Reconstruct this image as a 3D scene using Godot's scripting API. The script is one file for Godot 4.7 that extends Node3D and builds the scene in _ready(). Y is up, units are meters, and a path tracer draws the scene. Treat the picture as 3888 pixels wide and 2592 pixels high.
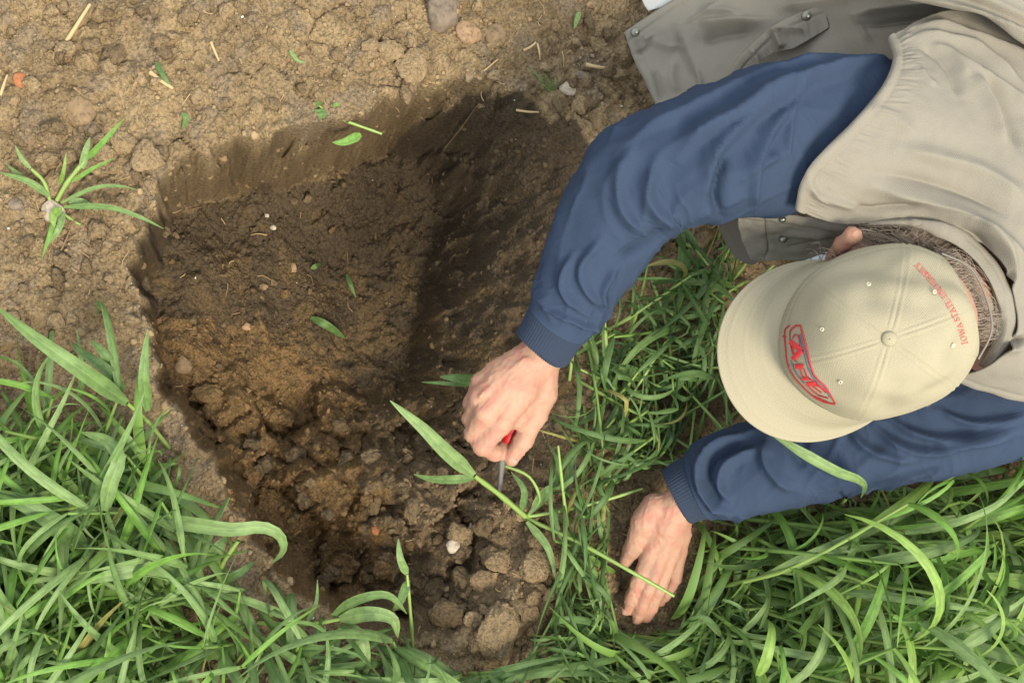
extends Node3D
# A man leans in from one side and works with a knife at the face of a small soil pit at the edge of a wheat field, seen from above.

const EYE := Vector3(-0.47, 1.79, 0.155)   # the camera, 1.79 m above the field surface
const AIM := Vector3(0.268, -1.0, -0.0875)  # tilted 15 degrees to one side and 5 degrees ahead of straight down
const LENS := 5050.0       # focal length in photograph pixels
var look := Basis.looking_at(AIM, Vector3(0, 0, -1))

var rng := RandomNumberGenerator.new()
var used := {}
var M := {}

# A point of the photograph at a known height above the field surface.
func P(px: float, py: float, h: float) -> Vector3:
	var d := look * Vector3((px - 1944.0) / LENS, (1296.0 - py) / LENS, -1.0)
	return EYE + d * ((h - EYE.y) / d.y)

func numbered(n: String) -> String:
	if not used.has(n):
		used[n] = 0
		return n
	used[n] += 1
	return "%s_%03d" % [n, used[n]]

func tag(o: Node, label: String, category: String, group := "", kind := "") -> void:
	if label != "": o.set_meta("label", label)
	if category != "": o.set_meta("category", category)
	if group != "": o.set_meta("group", group)
	if kind != "": o.set_meta("kind", kind)

func thing(called: String, label: String, category: String, at := Vector3.ZERO, group := "") -> Node3D:
	var o := Node3D.new()
	o.name = numbered(called)
	add_child(o)
	o.position = at
	tag(o, label, category, group)
	return o

func part(called: String, mesh: Mesh, mat: Material, parent: Node) -> MeshInstance3D:
	var o := MeshInstance3D.new()
	o.name = called if parent != self else numbered(called)
	o.mesh = mesh
	if mat: o.material_override = mat
	o.cast_shadow = GeometryInstance3D.SHADOW_CASTING_SETTING_ON
	parent.add_child(o, true)
	return o

# Triangles (clockwise fronts) with smooth normals into one mesh.
func commit(v: PackedVector3Array, idx: PackedInt32Array, uv := PackedVector2Array(), col := PackedColorArray()) -> ArrayMesh:
	var n := PackedVector3Array()
	n.resize(v.size())
	for t in range(0, idx.size(), 3):
		var a := idx[t]
		var b := idx[t + 1]
		var c := idx[t + 2]
		var f := (v[c] - v[a]).cross(v[b] - v[a])
		n[a] += f
		n[b] += f
		n[c] += f
	for i in n.size():
		n[i] = n[i].normalized() if n[i].length_squared() > 1e-30 else Vector3.UP
	return with_normals(v, n, idx, uv, col)

func with_normals(v: PackedVector3Array, n: PackedVector3Array, idx: PackedInt32Array, uv := PackedVector2Array(), col := PackedColorArray()) -> ArrayMesh:
	var a := []
	a.resize(Mesh.ARRAY_MAX)
	a[Mesh.ARRAY_VERTEX] = v
	a[Mesh.ARRAY_NORMAL] = n
	a[Mesh.ARRAY_INDEX] = idx
	if uv.size() == v.size(): a[Mesh.ARRAY_TEX_UV] = uv
	if col.size() == v.size(): a[Mesh.ARRAY_COLOR] = col
	var m := ArrayMesh.new()
	m.add_surface_from_arrays(Mesh.PRIMITIVE_TRIANGLES, a)
	return m

# Catmull-Rom through control points, sampled n + 1 times at even spacing.
func spline(c: PackedVector3Array, n: int) -> PackedVector3Array:
	var fine := PackedVector3Array()
	var k := 12
	for i in c.size() - 1:
		var p0 := c[maxi(i - 1, 0)]
		var p1 := c[i]
		var p2 := c[i + 1]
		var p3 := c[mini(i + 2, c.size() - 1)]
		for j in k:
			var t := float(j) / k
			fine.append(0.5 * (2.0 * p1 + (p2 - p0) * t + (2.0 * p0 - 5.0 * p1 + 4.0 * p2 - p3) * t * t + (3.0 * p1 - p0 - 3.0 * p2 + p3) * t * t * t))
	fine.append(c[c.size() - 1])
	var ls := PackedFloat32Array([0.0])
	for i in range(1, fine.size()):
		ls.append(ls[i - 1] + fine[i].distance_to(fine[i - 1]))
	var out := PackedVector3Array()
	var at := 0
	for i in n + 1:
		var want := ls[ls.size() - 1] * i / n
		while at < ls.size() - 2 and ls[at + 1] < want: at += 1
		var d := ls[at + 1] - ls[at]
		out.append(fine[at].lerp(fine[at + 1], clampf((want - ls[at]) / d if d > 0.0 else 0.0, 0.0, 1.0)))
	return out

func pts(a: Array) -> PackedVector3Array:
	var o := PackedVector3Array()
	for p in a: o.append(P(p[0], p[1], p[2]))
	return o

func noise(kind: int, freq: float, seed_: int, oct := 1) -> FastNoiseLite:
	var n := FastNoiseLite.new()
	n.noise_type = kind
	n.frequency = freq
	n.seed = seed_
	if oct > 1:
		n.fractal_type = FastNoiseLite.FRACTAL_FBM
		n.fractal_octaves = oct
	else:
		n.fractal_type = FastNoiseLite.FRACTAL_NONE
	return n

func noise_tex(freq: float, seed_: int, oct: int, size := 512, ramp: Gradient = null, as_normal := false, bump := 4.0) -> NoiseTexture2D:
	var t := NoiseTexture2D.new()
	t.width = size
	t.height = size
	t.seamless = true
	t.noise = noise(FastNoiseLite.TYPE_SIMPLEX_SMOOTH, freq, seed_, oct)
	t.noise.fractal_gain = 0.62
	t.generate_mipmaps = false
	if ramp: t.color_ramp = ramp
	if as_normal:
		t.as_normal_map = true
		t.bump_strength = bump
	return t

func gradient(stops: Array) -> Gradient:
	var g := Gradient.new()
	var o := PackedFloat32Array()
	var c := PackedColorArray()
	for s in stops:
		o.append(s[0])
		c.append(s[1])
	g.offsets = o
	g.colors = c
	return g

func grey(v: float) -> Color:
	return Color(v, v, v)

func lin(r: float, g: float, b: float) -> Color:
	return Color(r, g, b).linear_to_srgb()

func solid(c: Color, rough: float) -> StandardMaterial3D:
	var m := StandardMaterial3D.new()
	m.albedo_color = c
	m.roughness = rough
	return m

func triplanar(m: StandardMaterial3D, per_metre: float, world := true) -> void:
	m.uv1_triplanar = true
	m.uv1_world_triplanar = world
	m.uv1_scale = Vector3.ONE * per_metre
	m.uv1_triplanar_sharpness = 4.0

func _ready() -> void:
	rng.seed = 20240611
	# camera
	var cam := Camera3D.new()
	cam.name = "camera"
	add_child(cam)
	cam.transform = Transform3D(look, EYE)
	cam.fov = rad_to_deg(2.0 * atan(1296.0 / LENS))
	cam.near = 0.05
	cam.far = 200.0
	cam.current = true
	# overcast sky
	var sky := ProceduralSkyMaterial.new()
	sky.sky_top_color = Color(0.90, 0.93, 0.96)
	sky.sky_horizon_color = Color(0.80, 0.83, 0.85)
	sky.sky_curve = 0.2
	sky.ground_bottom_color = Color(0.30, 0.28, 0.22)
	sky.ground_horizon_color = Color(0.55, 0.55, 0.50)
	sky.sun_angle_max = 1.0
	var env := Environment.new()
	env.background_mode = Environment.BG_SKY
	env.sky = Sky.new()
	env.sky.sky_material = sky
	env.background_energy_multiplier = 0.62
	env.tonemap_mode = Environment.TONE_MAPPER_LINEAR
	env.tonemap_exposure = 3.05
	env.sdfgi_enabled = true
	env.ssao_enabled = true
	env.ssil_enabled = true
	var we := WorldEnvironment.new()
	we.name = "world_environment"
	we.environment = env
	add_child(we)
	var sun := DirectionalLight3D.new()
	sun.name = "sun"
	sun.light_color = Color(1.0, 0.96, 0.88)
	sun.light_energy = 0.6
	sun.light_angular_distance = 20.0
	sun.shadow_enabled = true
	add_child(sun)
	sun.look_at_from_position(Vector3(0.22, 1.5, 0.85), Vector3.ZERO, Vector3.UP)
	build_materials()
	build_soil()
	build_person()
	build_scatter()
	build_plants()

# ------------------------------------------------------------------ the soil and the pit
# rim of the pit: photograph x, y at the surface, then x, y, height at the foot of the wall below
const RIM := [
	[595, 694, 610, 730, -0.20], [545, 876, 560, 890, -0.20], [496, 1025, 515, 1035, -0.20], [540, 1190, 556, 1195, -0.20], [587, 1322, 605, 1330, -0.18],
	[603, 1455, 650, 1450, -0.16], [700, 1620, 790, 1560, -0.18], [815, 1785, 890, 1730, -0.16], [885, 1950, 960, 1900, -0.15], [985, 2116, 1060, 2070, -0.17],
	[1135, 2265, 1190, 2180, -0.16], [1322, 2380, 1330, 2270, -0.15], [1587, 2446, 1570, 2290, -0.12], [1777, 2400, 1690, 2200, -0.08], [1890, 2298, 1740, 2080, -0.07],
	[2033, 2066, 1720, 1880, -0.09], [2132, 1850, 1560, 1600, -0.22], [2170, 1587, 1425, 1430, -0.33], [2190, 1372, 1420, 1330, -0.34], [2230, 1058, 1410, 1080, -0.35],
	[2300, 694, 1410, 760, -0.34], [2190, 500, 1420, 640, -0.33], [1990, 360, 1430, 620, -0.32], [1818, 285, 1500, 560, -0.28], [1587, 330, 1480, 570, -0.28],
	[1372, 430, 1310, 630, -0.28], [1157, 490, 1130, 680, -0.27], [926, 525, 900, 735, -0.26], [711, 605, 720, 735, -0.23]]
# floor heights inside the pit: photograph x, y, height
const FLOOR := [
	[660, 1000, -0.22], [700, 800, -0.25], [900, 850, -0.29], [1200, 800, -0.32], [1370, 1000, -0.35], [1390, 1300, -0.35], [1150, 1250, -0.30], [900, 1250, -0.26],
	[750, 1450, -0.22], [1100, 1450, -0.28], [1360, 1450, -0.31], [1000, 1650, -0.23], [1300, 1600, -0.24], [1550, 1640, -0.22], [1600, 1850, -0.10],
	[1250, 1850, -0.13], [1400, 1950, -0.11], [980, 1880, -0.17], [1080, 2050, -0.19], [1260, 2130, -0.23], [1480, 2180, -0.13], [1650, 2100, -0.075], [1780, 1950, -0.06]]

const X0 := -0.72
const X1 := 0.98
const Z0 := -0.66
const Z1 := 0.64
const STEP := 0.0027
const CSTEP := 0.006
var cw := 0
var chh := 0
var coarse := PackedFloat32Array()
var coarse_in := PackedFloat32Array()
var gx := PackedFloat32Array()
var gz := PackedFloat32Array()
var gh := PackedFloat32Array()
var fine_i0 := 0
var fine_j0 := 0
var fine_n := 0
var fine_m := 0

func axis(lo: float, hi: float) -> PackedFloat32Array:
	var o := PackedFloat32Array()
	var outer := [60.0, 30.0, 14.0, 7.0, 4.0, 2.4, 1.6, 1.1, 0.8, 0.62]
	for k in 60: outer.append(0.0085 * (60 - k))
	for d in outer: o.append(lo - d)
	var n := int(round((hi - lo) / STEP))
	for i in n + 1: o.append(lo + (hi - lo) * i / n)
	outer.reverse()
	for d in outer: o.append(hi + d)
	return o

func build_base() -> void:
	var rim := PackedVector2Array()
	var wid := PackedFloat32Array()
	for r in RIM:
		var p := P(r[0], r[1], 0.0)
		rim.append(Vector2(p.x, p.z))
		wid.append(maxf(0.012, Vector2(p.x, p.z).distance_to(Vector2(P(r[2], r[3], r[4]).x, P(r[2], r[3], r[4]).z))))
	var fl := PackedVector3Array()
	for f in FLOOR:
		fl.append(P(f[0], f[1], f[2]))
	for r in RIM:
		fl.append(P(r[2], r[3], r[4]))
	cw = int((X1 - X0) / CSTEP) + 2
	chh = int((Z1 - Z0) / CSTEP) + 2
	coarse.resize(cw * chh)
	coarse_in.resize(cw * chh)
	var box := Rect2(rim[0], Vector2.ZERO)
	for r in rim: box = box.expand(r)
	for j in chh:
		for i in cw:
			var q := Vector2(X0 + i * CSTEP, Z0 + j * CSTEP)
			var k := j * cw + i
			coarse[k] = 0.0
			coarse_in[k] = -1.0
			if not box.grow(0.03).has_point(q): continue
			var wsum := 0.0
			var w_at := 0.0
			var best := 1e9
			for e in rim.size():
				var a := rim[e]
				var b := rim[(e + 1) % rim.size()]
				var ab := b - a
				var t := clampf((q - a).dot(ab) / ab.length_squared(), 0.0, 1.0)
				var d2 := q.distance_squared_to(a + ab * t)
				best = minf(best, d2)
				var ww := 1.0 / (d2 * d2 + 1e-7)
				wsum += ww
				w_at += ww * lerpf(wid[e], wid[(e + 1) % rim.size()], t)
			var d := sqrt(best)
			if not Geometry2D.is_point_in_polygon(q, rim):
				coarse_in[k] = -d
				continue
			coarse_in[k] = d
			var w := w_at / wsum
			var s := 0.0
			var hs := 0.0
			for f in fl:
				var dd := (q.x - f.x) * (q.x - f.x) + (q.y - f.z) * (q.y - f.z)
				var g := 1.0 / (dd * dd + 2e-6)
				s += g
				hs += g * f.y
			var u := clampf(d / w, 0.0, 1.0)
			coarse[k] = hs / s * lerpf(u, smoothstep(0.0, 1.0, u), 0.55)

func sample(a: PackedFloat32Array, x: float, z: float) -> float:
	var fx := clampf((x - X0) / CSTEP, 0.0, cw - 1.001)
	var fz := clampf((z - Z0) / CSTEP, 0.0, chh - 1.001)
	var i := int(fx)
	var j := int(fz)
	var u := fx - i
	var v := fz - j
	var k := j * cw + i
	return (a[k] * (1.0 - u) + a[k + 1] * u) * (1.0 - v) + (a[k + cw] * (1.0 - u) + a[k + cw + 1] * u) * v

func ground(x: float, z: float) -> float:
	if x < X0 or x > X1 - 0.001 or z < Z0 or z > Z1 - 0.001: return 0.0
	var fx := (x - X0) / (X1 - X0) * fine_n
	var fz := (z - Z0) / (Z1 - Z0) * fine_m
	var i := int(fx)
	var j := int(fz)
	var u := fx - i
	var v := fz - j
	var w := gx.size()
	var k := (j + fine_j0) * w + i + fine_i0
	return (gh[k] * (1.0 - u) + gh[k + 1] * u) * (1.0 - v) + (gh[k + w] * (1.0 - u) + gh[k + w + 1] * u) * v

# Where the camera ray through a photograph point meets the soil.
func on_soil(px: float, py: float, lift := 0.0) -> Vector3:
	var h := 0.0
	for k in 24:
		var p := P(px, py, h)
		h = lerpf(h, ground(p.x, p.z) + lift, 0.5)
	return P(px, py, h)

func build_soil() -> void:
	build_base()
	var S := FastNoiseLite.TYPE_SIMPLEX_SMOOTH
	var C := FastNoiseLite.TYPE_CELLULAR
	var warp := noise(S, 22.0, 1, 3)
	var roll := noise(S, 5.0, 3, 4)
	var plate := noise(C, 19.0, 5)
	plate.cellular_return_type = FastNoiseLite.RETURN_DISTANCE2_SUB
	plate.domain_warp_enabled = true
	plate.domain_warp_amplitude = 0.012
	plate.domain_warp_frequency = 40.0
	var lump := noise(C, 48.0, 6)
	lump.cellular_return_type = FastNoiseLite.RETURN_DISTANCE
	var crumb := noise(C, 105.0, 7)
	crumb.cellular_return_type = FastNoiseLite.RETURN_DISTANCE
	var mask := noise(S, 9.0, 8, 3)
	var mask2 := noise(S, 13.0, 9, 3)
	var grit := noise(S, 170.0, 10, 2)
	var tone := noise(S, 7.0, 11, 4)
	var patch := noise(S, 16.0, 12, 4)
	var rust := noise(S, 30.0, 13, 4)
	var block := noise(C, 14.0, 14)
	block.cellular_return_type = FastNoiseLite.RETURN_CELL_VALUE
	var blockgap := noise(C, 14.0, 14)
	blockgap.cellular_return_type = FastNoiseLite.RETURN_DISTANCE2_SUB
	var block2 := noise(C, 36.0, 15)
	block2.cellular_return_type = FastNoiseLite.RETURN_CELL_VALUE
	gx = axis(X0, X1)
	gz = axis(Z0, Z1)
	var w := gx.size()
	var hgt := gz.size()
	fine_i0 = 70
	fine_j0 = 70
	fine_n = w - 141
	fine_m = hgt - 141
	var v := PackedVector3Array()
	var col := PackedColorArray()
	v.resize(w * hgt)
	col.resize(w * hgt)
	gh.resize(w * hgt)
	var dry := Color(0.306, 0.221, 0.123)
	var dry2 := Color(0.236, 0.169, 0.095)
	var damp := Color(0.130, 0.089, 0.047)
	var dark := Color(0.088, 0.064, 0.040)  # far-wall topsoil, also the shade painted on the upper pit floor
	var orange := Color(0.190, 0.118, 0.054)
	for j in hgt:
		var z := gz[j]
		for i in w:
			var x := gx[i]
			var k := j * w + i
			if x < X0 - 0.53 or x > X1 + 0.53 or z < Z0 - 0.53 or z > Z1 + 0.53:
				var far := roll.get_noise_2d(x, z)
				gh[k] = 0.012 * far
				v[k] = Vector3(x, gh[k], z)
				col[k] = dry.lerp(dry2, 0.5 + 0.5 * far)
				continue
			var wx := warp.get_noise_2d(x, z)
			var wz := warp.get_noise_2d(x + 31.0, z)
			var sx := x + 0.014 * wx
			var sz := z + 0.014 * wz
			var near := x > X0 and x < X1 and z > Z0 and z < Z1
			var base := sample(coarse, sx, sz) if near else 0.0
			var inn := sample(coarse_in, sx, sz) if near else -1.0
			var m := mask.get_noise_2d(x, z)
			var m2 := mask2.get_noise_2d(x, z)
			var inside := smoothstep(-0.004, 0.012, inn)
			# outside: cracked plates and crumbs; inside: smeared spade faces with crumbs on the floor
			var pl := plate.get_noise_2d(x, z) + 1.0            # 0 in the cracks
			var lu := lump.get_noise_2d(x, z + 0.5 * base) + 1.0
			var cr := crumb.get_noise_2d(x, z + 0.5 * base) + 1.0
			var crumbly := smoothstep(-0.20, 0.15, m)
			var plated := 1.0 - smoothstep(-0.30, 0.05, m)
			var h := base
			h += 0.012 * roll.get_noise_2d(x, z)
			h += plated * (1.0 - inside) * 0.0085 * smoothstep(0.0, 0.10, pl)
			h += lerpf(crumbly, 0.65 * smoothstep(-0.2, 0.3, m2), inside) * 0.0135 * (0.8 - minf(lu * lu * 1.3, 0.8)) * 1.2
			h += lerpf(0.10 + 0.90 * smoothstep(-0.12, 0.18, m2), 0.7, inside) * 0.0078 * (0.8 - minf(cr * cr * 1.4, 0.8))
			h += 0.0019 * grit.get_noise_2d(x, z)
			# ragged, slumped lumps on the walls
			var steep := inside * smoothstep(0.0, -0.06, base)
			h += steep * 0.010 * wx
			if inside > 0.5 and x > 0.0 - 0.21:
				h += 0.006 * patch.get_noise_2d(x * 3.2, z * 0.7) * steep
			# blocks broken out of the face that is being dug
			var dug := steep * smoothstep(0.02, 0.12, z) * smoothstep(-0.50, -0.36, x)
			if dug > 0.01:
				var bx := x + 0.010 * wz
				var bz := z + 0.010 * wx
				h += dug * (0.026 * block.get_noise_2d(bx, bz) + 0.015 * block2.get_noise_2d(bx, bz) + 0.014 * (smoothstep(0.0, 0.25, blockgap.get_noise_2d(bx, bz) + 1.0) - 1.0))
			gh[k] = h
			v[k] = Vector3(x, h, z)
			# soil colours, ragged borders: dry crust, damp topsoil, rusty subsoil, plus painted pit shade
			var t := tone.get_noise_2d(x, z)
			var c := dry.lerp(dry2, smoothstep(-0.35, 0.35, t + 0.4 * m2))
			c = c.lerp(Color(0.235, 0.178, 0.116), smoothstep(0.15, 0.30, patch.get_noise_2d(x * 0.8, z * 0.8)) * 0.8)
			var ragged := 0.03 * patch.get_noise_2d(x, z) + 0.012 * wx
			# upper wall coloured dry and lit; elsewhere damp, shaded colour starts at the rim
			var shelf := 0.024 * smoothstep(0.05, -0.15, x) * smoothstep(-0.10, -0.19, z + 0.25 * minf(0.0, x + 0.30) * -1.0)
			var wet_shade := smoothstep(0.0, 0.007, inn + ragged * (0.15 + 12.0 * shelf + 0.8 * smoothstep(-0.1, 0.1, x)) - shelf)
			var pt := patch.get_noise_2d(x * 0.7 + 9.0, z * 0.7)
			# dark topsoil on the far wall, pit shade painted into the upper floor, browner soil below, loose grey-brown soil where it is being dug
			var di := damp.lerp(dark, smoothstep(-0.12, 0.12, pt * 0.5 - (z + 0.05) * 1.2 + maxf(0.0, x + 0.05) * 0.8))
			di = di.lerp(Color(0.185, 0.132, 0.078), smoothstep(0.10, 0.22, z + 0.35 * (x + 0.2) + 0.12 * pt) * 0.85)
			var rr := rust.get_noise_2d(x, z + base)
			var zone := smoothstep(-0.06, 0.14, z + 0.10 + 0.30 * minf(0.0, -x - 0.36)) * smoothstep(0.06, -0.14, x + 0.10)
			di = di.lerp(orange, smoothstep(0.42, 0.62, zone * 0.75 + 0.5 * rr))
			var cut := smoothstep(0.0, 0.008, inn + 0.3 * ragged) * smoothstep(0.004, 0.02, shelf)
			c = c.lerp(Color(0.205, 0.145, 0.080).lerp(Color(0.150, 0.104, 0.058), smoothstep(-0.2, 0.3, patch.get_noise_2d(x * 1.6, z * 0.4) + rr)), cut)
			c = c.lerp(di, wet_shade)
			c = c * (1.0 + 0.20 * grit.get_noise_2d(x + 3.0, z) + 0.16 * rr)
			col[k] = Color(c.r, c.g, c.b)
	soil_col = col
	soil_v = v
	var n := PackedVector3Array()
	n.resize(w * hgt)
	for j in hgt:
		var ja := maxi(j - 1, 0)
		var jb := mini(j + 1, hgt - 1)
		for i in w:
			var ia := maxi(i - 1, 0)
			var ib := mini(i + 1, w - 1)
			n[j * w + i] = Vector3(-(gh[j * w + ib] - gh[j * w + ia]) / (gx[ib] - gx[ia]), 1.0, -(gh[jb * w + i] - gh[ja * w + i]) / (gz[jb] - gz[ja])).normalized()
	soil_n = n
	var idx := PackedInt32Array()
	idx.resize((w - 1) * (hgt - 1) * 6)
	var at := 0
	for j in hgt - 1:
		for i in w - 1:
			var a := j * w + i
			idx[at] = a
			idx[at + 1] = a + 1
			idx[at + 2] = a + w
			idx[at + 3] = a + 1
			idx[at + 4] = a + w + 1
			idx[at + 5] = a + w
			at += 6
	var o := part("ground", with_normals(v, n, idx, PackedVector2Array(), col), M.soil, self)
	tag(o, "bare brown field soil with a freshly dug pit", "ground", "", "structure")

# ------------------------------------------------------------------ cloth, tubes and bodies
func pix(p: Vector3) -> Vector2:
	var q := (p - EYE) * look
	return Vector2(1944.0 + LENS * q.x / -q.z, 1296.0 - LENS * q.y / -q.z)

# points measured on an enlargement of the photograph: origin and scale of that enlargement
func zoomed(a: Array, x0: float, y0: float, s: float) -> PackedVector2Array:
	var o := PackedVector2Array()
	for p in a: o.append(Vector2(x0 + p[0] / s, y0 + p[1] / s))
	return o

# fold lines made smooth, each with the box outside which it does nothing
func smooth_folds(folds: Array) -> Array:
	var out := []
	for f in folds:
		var c := PackedVector3Array()
		for p in f[0]: c.append(Vector3(p.x, p.y, 0))
		var fine := PackedVector2Array()
		var box := Rect2(f[0][0], Vector2.ZERO)
		for p in spline(c, 14):
			fine.append(Vector2(p.x, p.y))
			box = box.expand(Vector2(p.x, p.y))
		out.append([fine, f[1], f[2], f[3], box.grow(2.6 * maxf(f[1], f[2]))])
	return out

# height of all folds at a point; a fold is [line, width to its left, width to its right, height]
func fold_height(q: Vector2, folds: Array) -> float:
	var sum := 0.0
	for f in folds:
		if not (f[4] as Rect2).has_point(q): continue
		var l: PackedVector2Array = f[0]
		var reach: float = 2.6 * maxf(f[1], f[2])
		var best := 1e9
		var side := 1.0
		var where := 0.0
		for i in l.size() - 1:
			var ab := l[i + 1] - l[i]
			var aq := q - l[i]
			var t := clampf(aq.dot(ab) / ab.length_squared(), 0.0, 1.0)
			var d := aq.distance_to(ab * t)
			if d < best:
				best = d
				side = ab.cross(aq)
				where = (i + t) / (l.size() - 1)
		if best > reach: continue
		var w: float = f[1] if side < 0.0 else f[2]
		var fade := smoothstep(0.0, 0.22, where) * smoothstep(1.0, 0.78, where)
		sum += f[3] * (0.6 * exp(-(best * best) / (w * w)) + 0.4 * exp(-1.25 * sqrt(best * best + 9.0) / w)) * (0.25 + 0.75 * fade)
	return sum

func grid_normals(p: PackedVector3Array, nu: int, nv: int, wrap := false) -> PackedVector3Array:
	var n := PackedVector3Array()
	n.resize(p.size())
	for j in nv:
		for i in nu:
			var ia := (i - 1 + nu) % nu if wrap else maxi(i - 1, 0)
			var ib := (i + 1) % nu if wrap else mini(i + 1, nu - 1)
			var du := p[j * nu + ib] - p[j * nu + ia]
			var dv := p[mini(j + 1, nv - 1) * nu + i] - p[maxi(j - 1, 0) * nu + i]
			n[j * nu + i] = dv.cross(du).normalized()
	return n

# A sheet of cloth between four edges (each a list of photograph x, y, height), with folds, hem and thickness.
# e0: v = 0, e1: v = 1 (both along u); s0: u = 0, s1: u = 1 (both along v)
func sheet(e0: Array, e1: Array, s0: Array, s1: Array, nu: int, nv: int, folds: Array, opt := {}) -> ArrayMesh:
	folds = smooth_folds(folds)
	var c0 := spline(pts(e0), nu - 1)
	var c1 := spline(pts(e1), nu - 1)
	var d0 := spline(pts(s0), nv - 1)
	var d1 := spline(pts(s1), nv - 1)
	var p := PackedVector3Array()
	p.resize(nu * nv)
	var bulge: Array = opt.get("bulge", [])
	for j in nv:
		var v := float(j) / (nv - 1)
		for i in nu:
			var u := float(i) / (nu - 1)
			var a := c0[i].lerp(c1[i], v) + d0[j].lerp(d1[j], u)
			var b := c0[0].lerp(c0[nu - 1], u).lerp(c1[0].lerp(c1[nu - 1], u), v)
			p[j * nu + i] = a - b
	if bulge.size():
		for k in p.size():
			var q := pix(p[k])
			for g in bulge:
				p[k].y += g[2] * exp(-q.distance_squared_to(Vector2(g[0], g[1])) / (g[3] * g[3]))
	var n := grid_normals(p, nu, nv)
	if n[(nv / 2) * nu + nu / 2].dot(EYE - p[(nv / 2) * nu + nu / 2]) < 0.0:
		for k in n.size(): n[k] = -n[k]
	var wob := noise(FastNoiseLite.TYPE_SIMPLEX_SMOOTH, opt.get("wob_freq", 14.0), opt.get("seed", 5), 3)
	var wob_amp: float = opt.get("wob", 0.003)
	var hem: Array = opt.get("hem", [])          # which edges carry a hem: "e0", "e1", "s0", "s1"
	var pucker: Array = opt.get("pucker", [])
	var moved := PackedVector3Array()
	moved.resize(p.size())
	for j in nv:
		for i in nu:
			var k := j * nu + i
			var h := wob_amp * wob.get_noise_3dv(p[k]) + 2.0 * fold_height(pix(p[k]), folds)
			for e in hem:
				var ed := p[k].distance_to(p[j * nu] if e == "s0" else p[j * nu + nu - 1] if e == "s1" else p[i] if e == "e0" else p[(nv - 1) * nu + i])
				var along := float(j) if e[0] == "s" else float(i)
				h += 0.0016 * smoothstep(0.016, 0.012, ed) - 0.0013 * exp(-pow((ed - 0.0145) / 0.0022, 2.0))
				if pucker.has(e):
					h += 0.0018 * exp(-pow((ed - 0.030) / 0.014, 2.0)) * wob.get_noise_2d(along * 0.028, ed * 1.2)
					h += 0.0008 * exp(-pow((ed - 0.026) / 0.010, 2.0)) * sin(along * 0.62 + 7.0 * wob.get_noise_2d(along * 0.01, 3.0))
				h -= 0.004 * smoothstep(0.004, 0.0, ed)
			moved[k] = p[k] + n[k] * h
	return two_sided(moved, nu, nv, opt.get("thick", 0.0022))

func two_sided(p: PackedVector3Array, nu: int, nv: int, thick: float) -> ArrayMesh:
	var n := grid_normals(p, nu, nv)
	var flip := n[(nv / 2) * nu + nu / 2].dot(EYE - p[(nv / 2) * nu + nu / 2]) < 0.0
	var v := PackedVector3Array()
	var uv := PackedVector2Array()
	var idx := PackedInt32Array()
	var total := nu * nv
	var ul := PackedFloat32Array()
	ul.resize(total)
	var vl := PackedFloat32Array()
	vl.resize(total)
	for j in nv:
		for i in nu:
			var k := j * nu + i
			ul[k] = 0.0 if i == 0 else ul[k - 1] + p[k].distance_to(p[k - 1])
			vl[k] = 0.0 if j == 0 else vl[k - nu] + p[k].distance_to(p[k - nu])
	for side in 2:
		for k in total:
			var nn := -n[k] if flip else n[k]
			v.append(p[k] - nn * (thick * side))
			uv.append(Vector2(ul[k], vl[k]))
	for side in 2:
		var o := side * total
		for j in nv - 1:
			for i in nu - 1:
				var a := o + j * nu + i
				if (side == 1) == flip: idx.append_array(PackedInt32Array([a, a + 1, a + nu, a + 1, a + nu + 1, a + nu]))
				else: idx.append_array(PackedInt32Array([a, a + nu, a + 1, a + 1, a + nu, a + nu + 1]))
	# grid_normals is dv x du; the clockwise front of (a, a+1, a+nu) faces along dv x du, so the fronts above are set from flip
	var ring := PackedInt32Array()
	for i in nu: ring.append(i)
	for j in range(1, nv): ring.append(j * nu + nu - 1)
	for i in range(nu - 2, -1, -1): ring.append((nv - 1) * nu + i)
	for j in range(nv - 2, 0, -1): ring.append(j * nu)
	for k in ring.size():
		var a := ring[k]
		var b := ring[(k + 1) % ring.size()]
		if flip: idx.append_array(PackedInt32Array([a, b, a + total, b, b + total, a + total]))
		else: idx.append_array(PackedInt32Array([a, a + total, b, b, a + total, b + total]))
	return fix_winding(v, idx, uv)

# turn the triangles so that fronts look outwards (towards the first layer's normals), then commit
func fix_winding(v: PackedVector3Array, idx: PackedInt32Array, uv: PackedVector2Array) -> ArrayMesh:
	var m := idx.size() / 12 * 3
	var f := (v[idx[m + 2]] - v[idx[m]]).cross(v[idx[m + 1]] - v[idx[m]])
	if f.dot(EYE - v[idx[m]]) < 0.0:
		for t in range(0, idx.size(), 3):
			var s := idx[t]
			idx[t] = idx[t + 1]
			idx[t + 1] = s
	return commit(v, idx, uv)

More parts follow.
